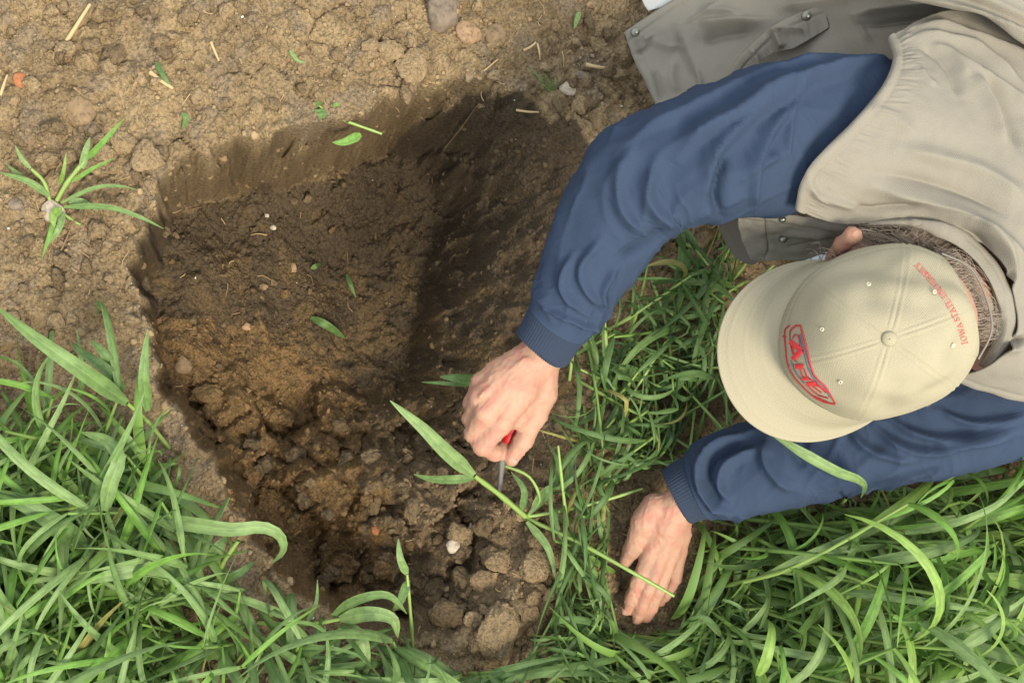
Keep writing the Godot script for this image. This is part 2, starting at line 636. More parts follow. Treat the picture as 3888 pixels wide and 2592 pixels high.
# A tube of cloth: rows [x, y, height, radius across the view, radius along it], folds in photograph pixels, noise wrinkles.
func sleeve(rows: Array, nl: int, nr: int, folds: Array, seed_: int, wrinkle: Callable) -> ArrayMesh:
	folds = smooth_folds(folds)
	var cp := PackedVector3Array()
	var rad := PackedVector3Array()
	for r in rows:
		cp.append(P(r[0], r[1], r[2]))
		rad.append(Vector3(r[3], r[4], 0))
	# radii follow the same spacing as the centres
	var c := spline(cp, nl - 1)
	var total := 0.0
	var at := PackedFloat32Array([0.0])
	for i in range(1, cp.size()):
		total += cp[i].distance_to(cp[i - 1])
		at.append(total)
	var p := PackedVector3Array()
	var uv := PackedVector2Array()
	var along := 0.0
	for j in nl:
		var s := total * j / (nl - 1)
		var k := 0
		while k < at.size() - 2 and at[k + 1] < s: k += 1
		var t := clampf((s - at[k]) / (at[k + 1] - at[k]), 0.0, 1.0)
		t = lerpf(t, smoothstep(0.0, 1.0, t), 0.6)
		var r := rad[k].lerp(rad[k + 1], t)
		var d := (c[mini(j + 1, nl - 1)] - c[maxi(j - 1, 0)]).normalized()
		var view := (EYE - c[j]).normalized()
		var side := d.cross(view).normalized()
		var up := side.cross(d).normalized()
		if j > 0: along += c[j].distance_to(c[j - 1])
		for i in nr:
			var a := TAU * i / nr
			p.append(c[j] + side * (cos(a) * r.x) + up * (sin(a) * r.y))
			uv.append(Vector2(a / TAU * 0.3, along))
	var n := grid_normals(p, nr, nl, true)
	var out := 1.0 if n[nr * (nl / 2) + nr / 4].dot(p[nr * (nl / 2) + nr / 4] - c[nl / 2]) > 0.0 else -1.0
	var q := PackedVector3Array()
	q.resize(p.size())
	for j in nl:
		for i in nr:
			var k := j * nr + i
			var nn := n[k] * out
			var h: float = wrinkle.call(float(j) / (nl - 1), TAU * i / nr, p[k])
			if nn.dot(EYE - p[k]) > 0.0: h += 2.3 * fold_height(pix(p[k]), folds) * smoothstep(0.0, 0.35, nn.dot((EYE - p[k]).normalized()))
			q[k] = p[k] + nn * h
	var idx := PackedInt32Array()
	for j in nl - 1:
		for i in nr:
			var a := j * nr + i
			var b := j * nr + (i + 1) % nr
			if out > 0.0: idx.append_array(PackedInt32Array([a, b, a + nr, b, b + nr, a + nr]))
			else: idx.append_array(PackedInt32Array([a, a + nr, b, b, a + nr, b + nr]))
	return commit(q, idx, uv)

# Bones [a, b, radius at a, radius at b] joined smoothly and meshed as surface nets; vertices are added to v / idx.
func flesh(bones: Array, cell: float, k: float, v: PackedVector3Array, idx: PackedInt32Array) -> void:
	var lo := Vector3.ONE * 1e9
	var hi := -lo
	var pad := 3.0 * cell + 4.0 * k
	for b in bones:
		for e in 2:
			lo = lo.min(b[e] - Vector3.ONE * (b[2 + e] + pad))
			hi = hi.max(b[e] + Vector3.ONE * (b[2 + e] + pad))
	var nx := int((hi.x - lo.x) / cell) + 2
	var ny := int((hi.y - lo.y) / cell) + 2
	var nz := int((hi.z - lo.z) / cell) + 2
	var f := PackedFloat32Array()
	f.resize(nx * ny * nz)
	for b in bones:
		var a0: Vector3 = b[0]
		var ab: Vector3 = b[1] - a0
		var ra: float = b[2]
		var rb: float = b[3]
		var l2 := maxf(ab.length_squared(), 1e-12)
		var rm := maxf(ra, rb) + pad
		var bl: Vector3 = (a0.min(b[1]) - Vector3.ONE * rm - lo) / cell
		var bh: Vector3 = (a0.max(b[1]) + Vector3.ONE * rm - lo) / cell
		for z in range(maxi(0, int(bl.z)), mini(nz, int(bh.z) + 2)):
			for y in range(maxi(0, int(bl.y)), mini(ny, int(bh.y) + 2)):
				for x in range(maxi(0, int(bl.x)), mini(nx, int(bh.x) + 2)):
					var q := lo + Vector3(x, y, z) * cell - a0
					var t := clampf(q.dot(ab) / l2, 0.0, 1.0)
					var d := (q - ab * t).length() - lerpf(ra, rb, t)
					if d < pad: f[(z * ny + y) * nx + x] += exp(-d / k)
	var first := idx.size()
	var id := {}
	var corner := [0, 1, nx, nx + 1, nx * ny, nx * ny + 1, nx * ny + nx, nx * ny + nx + 1]
	var edges := [[0, 1], [2, 3], [4, 5], [6, 7], [0, 2], [1, 3], [4, 6], [5, 7], [0, 4], [1, 5], [2, 6], [3, 7]]
	var off := [Vector3(0, 0, 0), Vector3(1, 0, 0), Vector3(0, 1, 0), Vector3(1, 1, 0), Vector3(0, 0, 1), Vector3(1, 0, 1), Vector3(0, 1, 1), Vector3(1, 1, 1)]
	for z in nz - 1:
		for y in ny - 1:
			for x in nx - 1:
				var b := (z * ny + y) * nx + x
				var inside := 0
				for c in 8:
					if f[b + corner[c]] >= 1.0: inside += 1
				if inside == 0 or inside == 8: continue
				var s := Vector3.ZERO
				var n := 0
				for e in edges:
					var fa := f[b + corner[e[0]]]
					var fb := f[b + corner[e[1]]]
					if (fa >= 1.0) == (fb >= 1.0): continue
					var da := log(maxf(fa, 1e-6))
					var db := log(maxf(fb, 1e-6))
					s += (off[e[0]] as Vector3).lerp(off[e[1]], clampf(da / (da - db), 0.0, 1.0))
					n += 1
				id[b] = v.size()
				v.append(lo + (Vector3(x, y, z) + s / n) * cell)
	var sx := 1
	var sy := nx
	var sz := nx * ny
	for b in id:
		var inb := f[b] >= 1.0
		for ax in [[sx, sy, sz], [sy, sz, sx], [sz, sx, sy]]:
			var o: int = b + ax[0]
			if o >= f.size() or (f[o] >= 1.0) == inb: continue
			var p: int = b - ax[1]
			var q: int = b - ax[2]
			var r: int = b - ax[1] - ax[2]
			if not (id.has(p) and id.has(q) and id.has(r)): continue
			if inb: idx.append_array(PackedInt32Array([id[b], id[q], id[p], id[p], id[q], id[r]]))
			else: idx.append_array(PackedInt32Array([id[b], id[p], id[q], id[p], id[r], id[q]]))
	var vol := 0.0
	for t in range(first, idx.size(), 3):
		vol += (v[idx[t]] - lo).dot((v[idx[t + 1]] - lo).cross(v[idx[t + 2]] - lo))
	if vol > 0.0:
		for t in range(first, idx.size(), 3):
			var s := idx[t]
			idx[t] = idx[t + 1]
			idx[t + 1] = s

func lathe(profile: Array, seg: int) -> ArrayMesh:
	var v := PackedVector3Array()
	var idx := PackedInt32Array()
	for p in profile:
		for i in seg:
			var a := TAU * i / seg
			v.append(Vector3(cos(a) * p[0], p[1], sin(a) * p[0]))
	for j in profile.size() - 1:
		for i in seg:
			var a := j * seg + i
			var b := j * seg + (i + 1) % seg
			idx.append_array(PackedInt32Array([a, b, a + seg, b, b + seg, a + seg]))
	return commit(v, idx)

func tube(line: PackedVector3Array, rad: PackedFloat32Array, seg: int, v: PackedVector3Array, idx: PackedInt32Array) -> void:
	var base := v.size()
	for j in line.size():
		var d := (line[mini(j + 1, line.size() - 1)] - line[maxi(j - 1, 0)]).normalized()
		var s := d.cross(Vector3.UP if absf(d.y) < 0.9 else Vector3.RIGHT).normalized()
		var u := s.cross(d)
		for i in seg:
			var a := TAU * i / seg
			v.append(line[j] + (s * cos(a) + u * sin(a)) * rad[j])
	for j in line.size() - 1:
		for i in seg:
			var a := base + j * seg + i
			var b := base + j * seg + (i + 1) % seg
			idx.append_array(PackedInt32Array([a, b, a + seg, b, b + seg, a + seg]))

# ------------------------------------------------------------------ the man
func bone(a: Array, b: Array, ra: float, rb: float) -> Array:
	return [P(a[0], a[1], a[2]), P(b[0], b[1], b[2]), ra, rb]

func chain(joints: Array, out: Array) -> void:
	for i in joints.size() - 1:
		out.append(bone(joints[i], joints[i + 1], joints[i][3], joints[i + 1][3]))

var cap_c := Vector3.ZERO
var cap_u := Vector3.ZERO
var cap_f := Vector3.ZERO
var cap_s := Vector3.ZERO
const CAP_A := 0.113
const CAP_B := 0.096
const CAP_H := 0.098

func cap_frame() -> void:
	cap_c = P(3345, 1262, 0.470)
	var f := Vector3(-cos(deg_to_rad(20.0)), 0, sin(deg_to_rad(20.0)))
	var t := deg_to_rad(27.0)
	cap_u = f * sin(t) + Vector3.UP * cos(t)
	cap_f = f * cos(t) - Vector3.UP * sin(t)
	cap_s = cap_u.cross(cap_f).normalized()

# the arched opening at the back
func cap_reach(a: float) -> float:
	var d := absf(angle_difference(a, PI)) / 0.66
	return 1.0 if d >= 1.0 else 1.0 - 0.36 * sqrt(1.0 - d * d)

func cap_point(l: Vector3) -> Vector3:
	return cap_c + cap_f * l.x + cap_u * l.y + cap_s * l.z

func cap_height(r: float) -> float:
	return CAP_H * pow(maxf(0.0, 1.0 - pow(r, 2.5)), 0.72)

# seams, stitching and soft dents of the crown
func cap_bump(l: Vector3, r: float) -> float:
	var a := atan2(l.z / CAP_B, l.x / CAP_A)
	var nearest := 1e9
	for s in 6: nearest = minf(nearest, absf(angle_difference(a, TAU * s / 6.0)) * r * 0.104)
	var seam := smoothstep(0.03, 0.2, r)
	var h := -0.0007 * exp(-pow(nearest / 0.0009, 2.0)) * seam + 0.0005 * exp(-pow((nearest - 0.0030) / 0.0018, 2.0)) * seam
	h -= 0.0003 * exp(-pow((nearest - 0.0058) / 0.0008, 2.0)) * seam
	h += lerpf(0.0130, 0.0030, smoothstep(0.02, 0.06, l.x)) * M.dent.get_noise_3dv(l) * smoothstep(0.1, 0.5, r) * smoothstep(1.02, 0.8, r)
	return h - 0.0015 * cos(a * 6.0) * smoothstep(0.2, 0.8, r) * -1.0 - 0.0011 * exp(-pow((asin(minf(r, 1.0)) - 1.30) / 0.014, 2.0))

# where the ray through a photograph point meets the crown
func on_cap(q: Vector2, lift := 0.0) -> Vector3:
	var d := (look * Vector3((q.x - 1944.0) / LENS, (1296.0 - q.y) / LENS, -1.0)).normalized()
	var t := (cap_c - EYE).dot(d) - 0.16
	for k in 340:
		var p := EYE + d * t - cap_c
		var l := Vector3(p.dot(cap_f), p.dot(cap_u), p.dot(cap_s))
		var r := Vector2(l.x / CAP_A, l.z / CAP_B).length()
		if r < 1.0 and l.y < cap_height(r) + cap_bump(l, r) / maxf(0.25, (l.y / (CAP_H * CAP_H) + 1.0) / Vector3(l.x / (CAP_A * CAP_A), l.y / (CAP_H * CAP_H) + 1.0, l.z / (CAP_B * CAP_B)).length()): break
		t += 0.0008
	return EYE + d * (t - lift)

func stroke(line: PackedVector2Array, wid: float, lift: float, v: PackedVector3Array, idx: PackedInt32Array) -> void:
	var fine := PackedVector2Array()
	for i in line.size() - 1:
		var k := maxi(1, int(line[i].distance_to(line[i + 1]) / 9.0))
		for j in k: fine.append(line[i].lerp(line[i + 1], float(j) / k))
	fine.append(line[line.size() - 1])
	var base := v.size()
	for i in fine.size():
		var d := (fine[mini(i + 1, fine.size() - 1)] - fine[maxi(i - 1, 0)]).normalized().orthogonal() * (wid * 0.5)
		v.append(on_cap(fine[i] + d, lift * 0.4))
		v.append(on_cap(fine[i] + d * 0.6, lift))
		v.append(on_cap(fine[i] - d * 0.6, lift))
		v.append(on_cap(fine[i] - d, lift * 0.4))
	for i in fine.size() - 1:
		for c in 3:
			var a := base + i * 4 + c
			idx.append_array(PackedInt32Array([a, a + 4, a + 1, a + 1, a + 4, a + 5]))

func facing(v: PackedVector3Array, idx: PackedInt32Array) -> ArrayMesh:
	for t in range(0, idx.size(), 3):
		var f := (v[idx[t + 2]] - v[idx[t]]).cross(v[idx[t + 1]] - v[idx[t]])
		if f.dot(EYE - v[idx[t]]) < 0.0:
			var s := idx[t]
			idx[t] = idx[t + 1]
			idx[t + 1] = s
	return commit(v, idx)

func skin_mesh(v: PackedVector3Array, idx: PackedInt32Array) -> ArrayMesh:
	var blot := noise(FastNoiseLite.TYPE_SIMPLEX_SMOOTH, 55.0, 71, 3)
	var freckle := noise(FastNoiseLite.TYPE_SIMPLEX_SMOOTH, 230.0, 72, 2)
	var crease := noise(FastNoiseLite.TYPE_SIMPLEX_SMOOTH, 160.0, 73, 3)
	var vein := noise(FastNoiseLite.TYPE_SIMPLEX_SMOOTH, 60.0, 74, 2)
	var col := PackedColorArray()
	var m := commit(v, idx)
	var n: PackedVector3Array = m.surface_get_arrays(0)[Mesh.ARRAY_NORMAL]
	for i in v.size():
		var b := blot.get_noise_3dv(v[i])
		var c := Color(0.37, 0.215, 0.145).lerp(Color(0.39, 0.180, 0.128), smoothstep(-0.2, 0.5, b))
		c = c.lerp(Color(0.30, 0.155, 0.095), 0.35 * smoothstep(0.22, 0.5, freckle.get_noise_3dv(v[i])))
		col.append(c)
		var vn := vein.get_noise_3dv(v[i] * Vector3(1.0, 1.0, 0.55))
		v[i] += n[i] * (0.0007 * crease.get_noise_3dv(v[i] * Vector3(0.8, 1.0, 1.6)) + 0.0009 * exp(-pow(vn / 0.10, 2.0)))
	return commit(v, idx, PackedVector2Array(), col)

func build_person() -> void:
	cap_frame()
	M.dent = noise(FastNoiseLite.TYPE_SIMPLEX_SMOOTH, 10.0, 91, 2)
	var man := thing("person", "man in grey vest, blue sweatshirt and tan cap leaning over the pit", "person", Vector3.ZERO)
	# --- the body: trunk, arms and legs coarse under the clothes, head and hands fine, one mesh
	var v := PackedVector3Array()
	var idx := PackedInt32Array()
	var trunk := []
	chain([[3420, 560, 0.36, 0.070], [3700, 980, 0.37, 0.085], [3900, 1400, 0.34, 0.070]], trunk)
	trunk.append([P(3700, 980, 0.36), Vector3(0.93, 0.36, -0.28), 0.10, 0.12])
	chain([[3400, 540, 0.36, 0.060], [2900, 590, 0.37, 0.050], [2470, 690, 0.325, 0.043], [2290, 900, 0.285, 0.038], [2110, 1240, 0.222, 0.027]], trunk)
	chain([[3900, 1440, 0.33, 0.060], [3600, 1590, 0.30, 0.048], [3300, 1660, 0.26, 0.043], [2950, 1750, 0.19, 0.037], [2610, 1880, 0.105, 0.027]], trunk)
	for leg in [[Vector3(0.98, 0.34, -0.36), Vector3(0.74, 0.09, -0.74), Vector3(1.12, 0.05, -0.62)], [Vector3(1.0, 0.34, -0.16), Vector3(0.80, 0.09, 0.05), Vector3(1.16, 0.05, -0.06)]]:
		trunk.append([leg[0], leg[1], 0.080, 0.055])
		trunk.append([leg[1], leg[2], 0.055, 0.040])
	flesh(trunk, 0.014, 0.008, v, idx)
	# head
	var head := []
	var H := func(x: float, y: float, z: float) -> Vector3: return cap_point(Vector3(x, y, z))
	head.append([H.call(0.025, 0.005, 0), H.call(-0.030, 0.0, 0), 0.072, 0.074])
	head.append([H.call(0.045, -0.055, 0), H.call(0.05, -0.10, 0), 0.055, 0.040])
	head.append([H.call(0.094, -0.050, 0), H.call(0.112, -0.078, 0), 0.008, 0.013])
	head.append([H.call(0.088, -0.113, -0.018), H.call(0.088, -0.113, 0.018), 0.009, 0.009])
	for s in [-1.0, 1.0]:
		head.append([H.call(0.075, -0.035, 0.02 * s), H.call(0.068, -0.034, 0.05 * s), 0.016, 0.014])
		head.append([H.call(0.06, -0.085, 0.03 * s), H.call(0.02, -0.09, 0.055 * s), 0.026, 0.02])
	var ear := cap_point(Vector3(-0.004, -0.03, -0.082))
	head.append([P(3300, 1010, 0.40), P(3200, 985, 0.385), 0.030, 0.020])
	chain([[3165, 962, 0.405, 0.0065], [3200, 928, 0.430, 0.0070], [3238, 893, 0.450, 0.0066], [3252, 898, 0.448, 0.006]], head)
	chain([[3470, 1500, 0.40, 0.014], [3520, 1492, 0.415, 0.010], [3548, 1478, 0.415, 0.008]], head)
	head.append([cap_point(Vector3(-0.05, -0.03, 0)), P(3800, 1010, 0.360), 0.050, 0.052])
	flesh(head, 0.0045, 0.005, v, idx)
	# the hand that holds the knife: back of the hand up, fingers closed round the handle
	var rh := []
	chain([[2115, 1235, 0.222, 0.026], [2062, 1335, 0.205, 0.0255], [2020, 1400, 0.200, 0.024]], rh)
	chain([[2050, 1350, 0.205, 0.019], [1985, 1480, 0.207, 0.018], [1902, 1612, 0.203, 0.0125]], rh)
	chain([[2040, 1350, 0.206, 0.018], [1930, 1470, 0.210, 0.017], [1842, 1570, 0.204, 0.0125]], rh)
	chain([[2025, 1345, 0.204, 0.017], [1900, 1440, 0.205, 0.016], [1822, 1512, 0.197, 0.0125]], rh)
	chain([[2015, 1340, 0.200, 0.016], [1890, 1410, 0.196, 0.0145], [1828, 1452, 0.186, 0.0120]], rh)
	chain([[1902, 1612, 0.203, 0.0125], [1832, 1694, 0.180, 0.0112], [1880, 1718, 0.160, 0.0100], [1925, 1690, 0.150, 0.0088]], rh)
	chain([[1842, 1570, 0.204, 0.0125], [1800, 1648, 0.172, 0.0112], [1850, 1680, 0.150, 0.0100], [1900, 1650, 0.142, 0.0090]], rh)
	chain([[1822, 1512, 0.197, 0.0120], [1790, 1590, 0.163, 0.0108], [1840, 1625, 0.142, 0.0096], [1890, 1600, 0.136, 0.0088]], rh)
	chain([[1828, 1452, 0.186, 0.0112], [1790, 1530, 0.155, 0.0098], [1835, 1565, 0.137, 0.0088], [1880, 1548, 0.133, 0.0080]], rh)
	chain([[2055, 1390, 0.198, 0.022], [2055, 1490, 0.188, 0.0195], [2035, 1570, 0.180, 0.0145], [1985, 1672, 0.172, 0.0122], [1942, 1740, 0.163, 0.0098]], rh)
	chain([[2010, 1480, 0.190, 0.022], [1960, 1580, 0.185, 0.017]], rh)
	for t in [[2030, 1380, 1900, 1600], [2010, 1370, 1845, 1560], [1990, 1365, 1825, 1505]]:
		rh.append([P(t[0], t[1], 0.2245), P(t[2], t[3], 0.2135), 0.0025, 0.0025])
	flesh(rh, 0.0028, 0.0020, v, idx)
	# the hand planted on the ground
	var lh := []
	chain([[2625, 1872, 0.108, 0.026], [2560, 1935, 0.096, 0.0260], [2535, 1985, 0.090, 0.025]], lh)
	chain([[2530, 1950, 0.092, 0.020], [2500, 2020, 0.082, 0.0175], [2478, 2085, 0.074, 0.0125]], lh)
	chain([[2545, 1955, 0.095, 0.019], [2530, 2030, 0.086, 0.0175], [2515, 2098, 0.077, 0.0125]], lh)
	chain([[2560, 1955, 0.094, 0.018], [2558, 2030, 0.084, 0.0165], [2550, 2100, 0.074, 0.0120]], lh)
	chain([[2580, 1950, 0.090, 0.017], [2582, 2030, 0.078, 0.0150], [2578, 2095, 0.066, 0.0110]], lh)
	chain([[2478, 2085, 0.074, 0.0120], [2422, 2212, 0.061, 0.0098], [2398, 2272, 0.045, 0.0089], [2382, 2316, 0.030, 0.0075]], lh)
	chain([[2515, 2098, 0.077, 0.0120], [2463, 2236, 0.066, 0.0098], [2436, 2304, 0.046, 0.0090], [2419, 2350, 0.029, 0.0075]], lh)
	chain([[2550, 2100, 0.074, 0.0115], [2504, 2236, 0.059, 0.0093], [2474, 2306, 0.042, 0.0085], [2455, 2346, 0.028, 0.0072]], lh)
	chain([[2578, 2095, 0.066, 0.0110], [2566, 2192, 0.056, 0.0090], [2532, 2252, 0.040, 0.0080], [2506, 2286, 0.030, 0.0068]], lh)
	chain([[2490, 1930, 0.090, 0.021], [2447, 1985, 0.080, 0.0185], [2425, 2035, 0.070, 0.0140], [2402, 2085, 0.058, 0.0122], [2376, 2130, 0.044, 0.0092]], lh)
	lh.append([P(2480, 1985, 0.078), P(2500, 2050, 0.075), 0.016, 0.013])
	for t in [[2545, 1990, 2485, 2085], [2555, 1990, 2520, 2095], [2570, 1985, 2555, 2095]]:
		lh.append([P(t[0], t[1], 0.113), P(t[2], t[3], 0.0865), 0.0022, 0.0022])
	flesh(lh, 0.0026, 0.0014, v, idx)
	part("body", skin_mesh(v, idx), M.skin, man)
	# nails that show
	for nl in [[2381, 2108, 0.0585, 2368, 2128], [1952, 1742, 0.173, 1937, 1762], [2375, 2316, 0.038, 2369, 2330], [2418, 2350, 0.037, 2412, 2364], [2460, 2346, 0.036, 2453, 2359]]:
		var np := PackedVector3Array()
		var a := P(nl[0], nl[1], nl[2])
		var d := (P(nl[3], nl[4], nl[2] - 0.006) - a).normalized()
		var s := d.cross((EYE - a).normalized()).normalized()
		var up := s.cross(d).normalized()
		for j in 5:
			for i in 5:
				var x := (i - 2) / 2.0
				var y := j / 4.0
				np.append(a + d * (y * 0.0095) + s * (x * 0.0052 * (1.0 - 0.25 * y * y)) + up * (0.0012 - 0.0022 * x * x))
		part("nail", two_sided(np, 5, 5, 0.0008), M.nail, man)
	for s in [-1.0, 1.0]:
		var eye := SphereMesh.new()
		eye.radius = 0.012
		eye.height = 0.024
		eye.radial_segments = 16
		eye.rings = 8
		part("eye", eye, M.eye, man).position = cap_point(Vector3(0.083, -0.052, 0.031 * s))
	build_hair(man)
	build_sweatshirt(man)
	build_vest(man)
	build_cap(man)
	# trousers
	var tr := PackedVector3Array()
	var ti := PackedInt32Array()
	flesh([[Vector3(0.93, 0.36, -0.26), Vector3(0.98, 0.36, -0.26), 0.135, 0.15], [Vector3(0.98, 0.34, -0.36), Vector3(0.74, 0.10, -0.74), 0.10, 0.075], [Vector3(0.74, 0.09, -0.74), Vector3(1.10, 0.07, -0.62), 0.075, 0.06],
		[Vector3(1.0, 0.34, -0.16), Vector3(0.80, 0.10, 0.05), 0.10, 0.075], [Vector3(0.80, 0.09, 0.05), Vector3(1.16, 0.07, -0.06), 0.075, 0.06]], 0.016, 0.010, tr, ti)
	part("trousers", commit(tr, ti), M.trousers, man)

func build_hair(man: Node3D) -> void:
	var v := PackedVector3Array()
	var idx := PackedInt32Array()
	var r := RandomNumberGenerator.new()
	r.seed = 5
	# locks: [root line from, to (x, y, h)], [tip line from, to], how many, spread
	var locks := [
		[[3290, 925, 0.435], [3560, 960, 0.450], [3240, 900, 0.445], [3530, 875, 0.455], 320, 0.010],
		[[3400, 920, 0.440], [3620, 1010, 0.455], [3480, 865, 0.455], [3680, 960, 0.462], 320, 0.009],
		[[3540, 960, 0.470], [3650, 1200, 0.485], [3690, 1040, 0.480], [3750, 1200, 0.490], 700, 0.010],
		[[3600, 1060, 0.480], [3680, 1250, 0.480], [3700, 1170, 0.492], [3785, 1210, 0.495], 620, 0.007],
		[[3640, 1160, 0.475], [3690, 1290, 0.470], [3740, 1220, 0.490], [3772, 1265, 0.485], 380, 0.007],
		[[3560, 1000, 0.500], [3660, 1230, 0.505], [3640, 985, 0.492], [3735, 1215, 0.495], 700, 0.006],
		[[3100, 985, 0.42], [3300, 940, 0.43], [3060, 965, 0.42], [3290, 905, 0.45], 22, 0.012],
		[[3440, 1520, 0.40], [3500, 1500, 0.41], [3460, 1540, 0.40], [3520, 1520, 0.40], 60, 0.006]]
	# the mass of hair under the loose strands
	flesh([[cap_point(Vector3(0.0, -0.004, 0)), cap_point(Vector3(-0.030, -0.010, 0)), 0.068, 0.070], [cap_point(Vector3(-0.05, -0.03, 0)), P(3700, 1150, 0.440), 0.058, 0.030], [P(3480, 915, 0.425), P(3640, 1000, 0.435), 0.018, 0.020]], 0.006, 0.004, v, idx)
	for k in locks:
		for i in int(k[4]):
			var t := r.randf()
			var a := P(lerpf(k[0][0], k[1][0], t), lerpf(k[0][1], k[1][1], t), lerpf(k[0][2], k[1][2], t))
			var t2 := clampf(t + r.randf_range(-0.12, 0.12), 0.0, 1.0)
			var b := P(lerpf(k[2][0], k[3][0], t2), lerpf(k[2][1], k[3][1], t2), lerpf(k[2][2], k[3][2], t2))
			var j := Vector3(r.randfn(), r.randfn(), r.randfn()) * float(k[5]) * 0.5
			a += Vector3(r.randfn(), r.randfn(), r.randfn()) * 0.004
			b = a.lerp(b, r.randf_range(0.6, 1.15)) + j
			var mid := a.lerp(b, 0.5) + Vector3(0, 0.010, 0) + j * 0.7
			var line := spline(PackedVector3Array([a, mid, b]), 6)
			var rad := PackedFloat32Array()
			for q in 7: rad.append(lerpf(0.00045, 0.00018, q / 6.0))
			tube(line, rad, 3, v, idx)
	part("hair", commit(v, idx), M.hair, man)

func build_sweatshirt(man: Node3D) -> void:
	var wr := noise(FastNoiseLite.TYPE_SIMPLEX_SMOOTH, 9.0, 81, 2)
	var cr := noise(FastNoiseLite.TYPE_SIMPLEX_SMOOTH, 1.0, 84, 1)
	var Z := func(a: Array) -> PackedVector2Array: return zoomed(a, 2300, 0, 1.4257)
	var folds := [
		[Z.call([[1500, 330], [1180, 420], [900, 520], [700, 640], [520, 730], [390, 860]]), 16, 46, 0.0100],
		[Z.call([[1380, 290], [1050, 370], [760, 470], [480, 590], [240, 700], [110, 800]]), 14, 40, 0.0055],
		[Z.call([[300, 900], [240, 1020], [280, 1130], [400, 1210]]), 16, 34, 0.0055],
		[Z.call([[150, 830], [90, 980], [110, 1130], [220, 1260]]), 14, 36, 0.0060],
		[Z.call([[1060, 490], [860, 590], [690, 730], [600, 850], [560, 1010]]), 16, 44, 0.0110],
		[Z.call([[1000, 590], [900, 700], [830, 830], [740, 960]]), 14, 34, 0.0085],
		[Z.call([[960, 830], [830, 900], [800, 1010], [810, 1120]]), 14, 22, 0.0060],
		[Z.call([[1130, 420], [1040, 520], [1000, 640], [985, 800], [1010, 870]]), 8, 12, 0.0032],
		[Z.call([[640, 820], [600, 960], [590, 1090], [620, 1180]]), 22, 16, -0.0080],
		[Z.call([[330, 1230], [250, 1290], [160, 1350], [60, 1400]]), 16, 20, -0.0065],
		[zoomed([[2290, 900], [2210, 1010], [2230, 1100], [2290, 1170]], 0, 0, 1), 18, 14, 0.0050],
		[zoomed([[2180, 960], [2140, 1060], [2160, 1130], [2220, 1190]], 0, 0, 1), 18, 14, 0.0050],
		[zoomed([[2340, 1010], [2290, 1100], [2300, 1170]], 0, 0, 1), 12, 12, 0.0055],
		[zoomed([[2075, 1170], [2150, 1205], [2230, 1240], [2300, 1245]], 0, 0, 1), 10, 9, 0.0045]]
	var w1 := func(t: float, a: float, p: Vector3) -> float:
		var elbow := 0.45 + exp(-pow((t - 0.55) / 0.16, 2.0)) + 0.9 * exp(-pow((t - 0.94) / 0.05, 2.0))
		var q := cr.get_noise_3d(t * 7.0 + 0.5 * sin(a + 0.8), cos(a) * 0.8, sin(a) * 0.8)
		var q2 := cr.get_noise_3d(t * 22.0 + 0.9 * sin(a - 0.5) + 7.0, cos(a) * 1.3, sin(a) * 1.3)
		var crease := pow(1.0 - minf(1.0, absf(q) * 2.4), 2.0) * 0.0030 + pow(1.0 - minf(1.0, absf(q2) * 2.2), 2.0) * 0.0010
		return (crease * elbow + 0.0050 * wr.get_noise_3dv(p * Vector3(1.5, 1.0, 0.9))) * smoothstep(1.0, 0.97, t)
	var rows := [[3480, 500, 0.365, 0.086, 0.062], [3200, 505, 0.375, 0.088, 0.064], [2980, 525, 0.380, 0.088, 0.068], [2700, 590, 0.380, 0.079, 0.070], [2490, 660, 0.350, 0.073, 0.064],
		[2345, 800, 0.312, 0.067, 0.058], [2250, 980, 0.275, 0.058, 0.052], [2175, 1140, 0.245, 0.049, 0.045], [2118, 1225, 0.226, 0.0425, 0.040]]
	part("sleeve", sleeve(rows, 300, 150, folds, 3, w1), M.sweat, man)
	var rib := func(t: float, a: float, p: Vector3) -> float: return 0.0007 * sin(a * 60.0) + 0.0012 * smoothstep(0.0, 0.12, t) * smoothstep(1.0, 0.88, t)
	part("cuff", sleeve([[2122, 1218, 0.226, 0.040, 0.038], [2092, 1268, 0.217, 0.0375, 0.036], [2058, 1322, 0.208, 0.0365, 0.035], [2054, 1327, 0.207, 0.031, 0.030]], 24, 180, [], 4, rib), M.cuff, man)
	var Y := func(a: Array) -> PackedVector2Array: return zoomed(a, 2200, 1600, 1.3934)
	var folds2 := [
		[Y.call([[900, 60], [700, 170], [650, 320], [720, 430], [840, 480]]), 16, 26, 0.0085],
		[Y.call([[960, 140], [800, 220], [750, 330], [800, 410]]), 14, 20, 0.0075],
		[Y.call([[880, 110], [715, 200], [690, 330], [760, 440]]), 12, 12, -0.0075],
		[Y.call([[1000, 90], [990, 200], [1060, 300], [1160, 360]]), 26, 26, 0.0060],
		[Y.call([[1230, 80], [1240, 170], [1330, 240], [1460, 250]]), 22, 22, 0.0065],
		[Y.call([[1120, 60], [1130, 160], [1200, 260]]), 18, 18, -0.0045],
		[Y.call([[1560, 20], [1680, 110], [1850, 150], [2060, 100], [2340, 60]]), 14, 24, 0.0080],
		[Y.call([[1640, -20], [1760, 50], [1950, 85], [2200, 50], [2400, 10]]), 14, 20, 0.0075],
		[Y.call([[1420, 30], [1500, 120], [1620, 170], [1800, 190]]), 16, 20, 0.0060],
		[Y.call([[1900, -60], [2050, 0], [2200, 0], [2400, -40]]), 14, 18, 0.0060]]
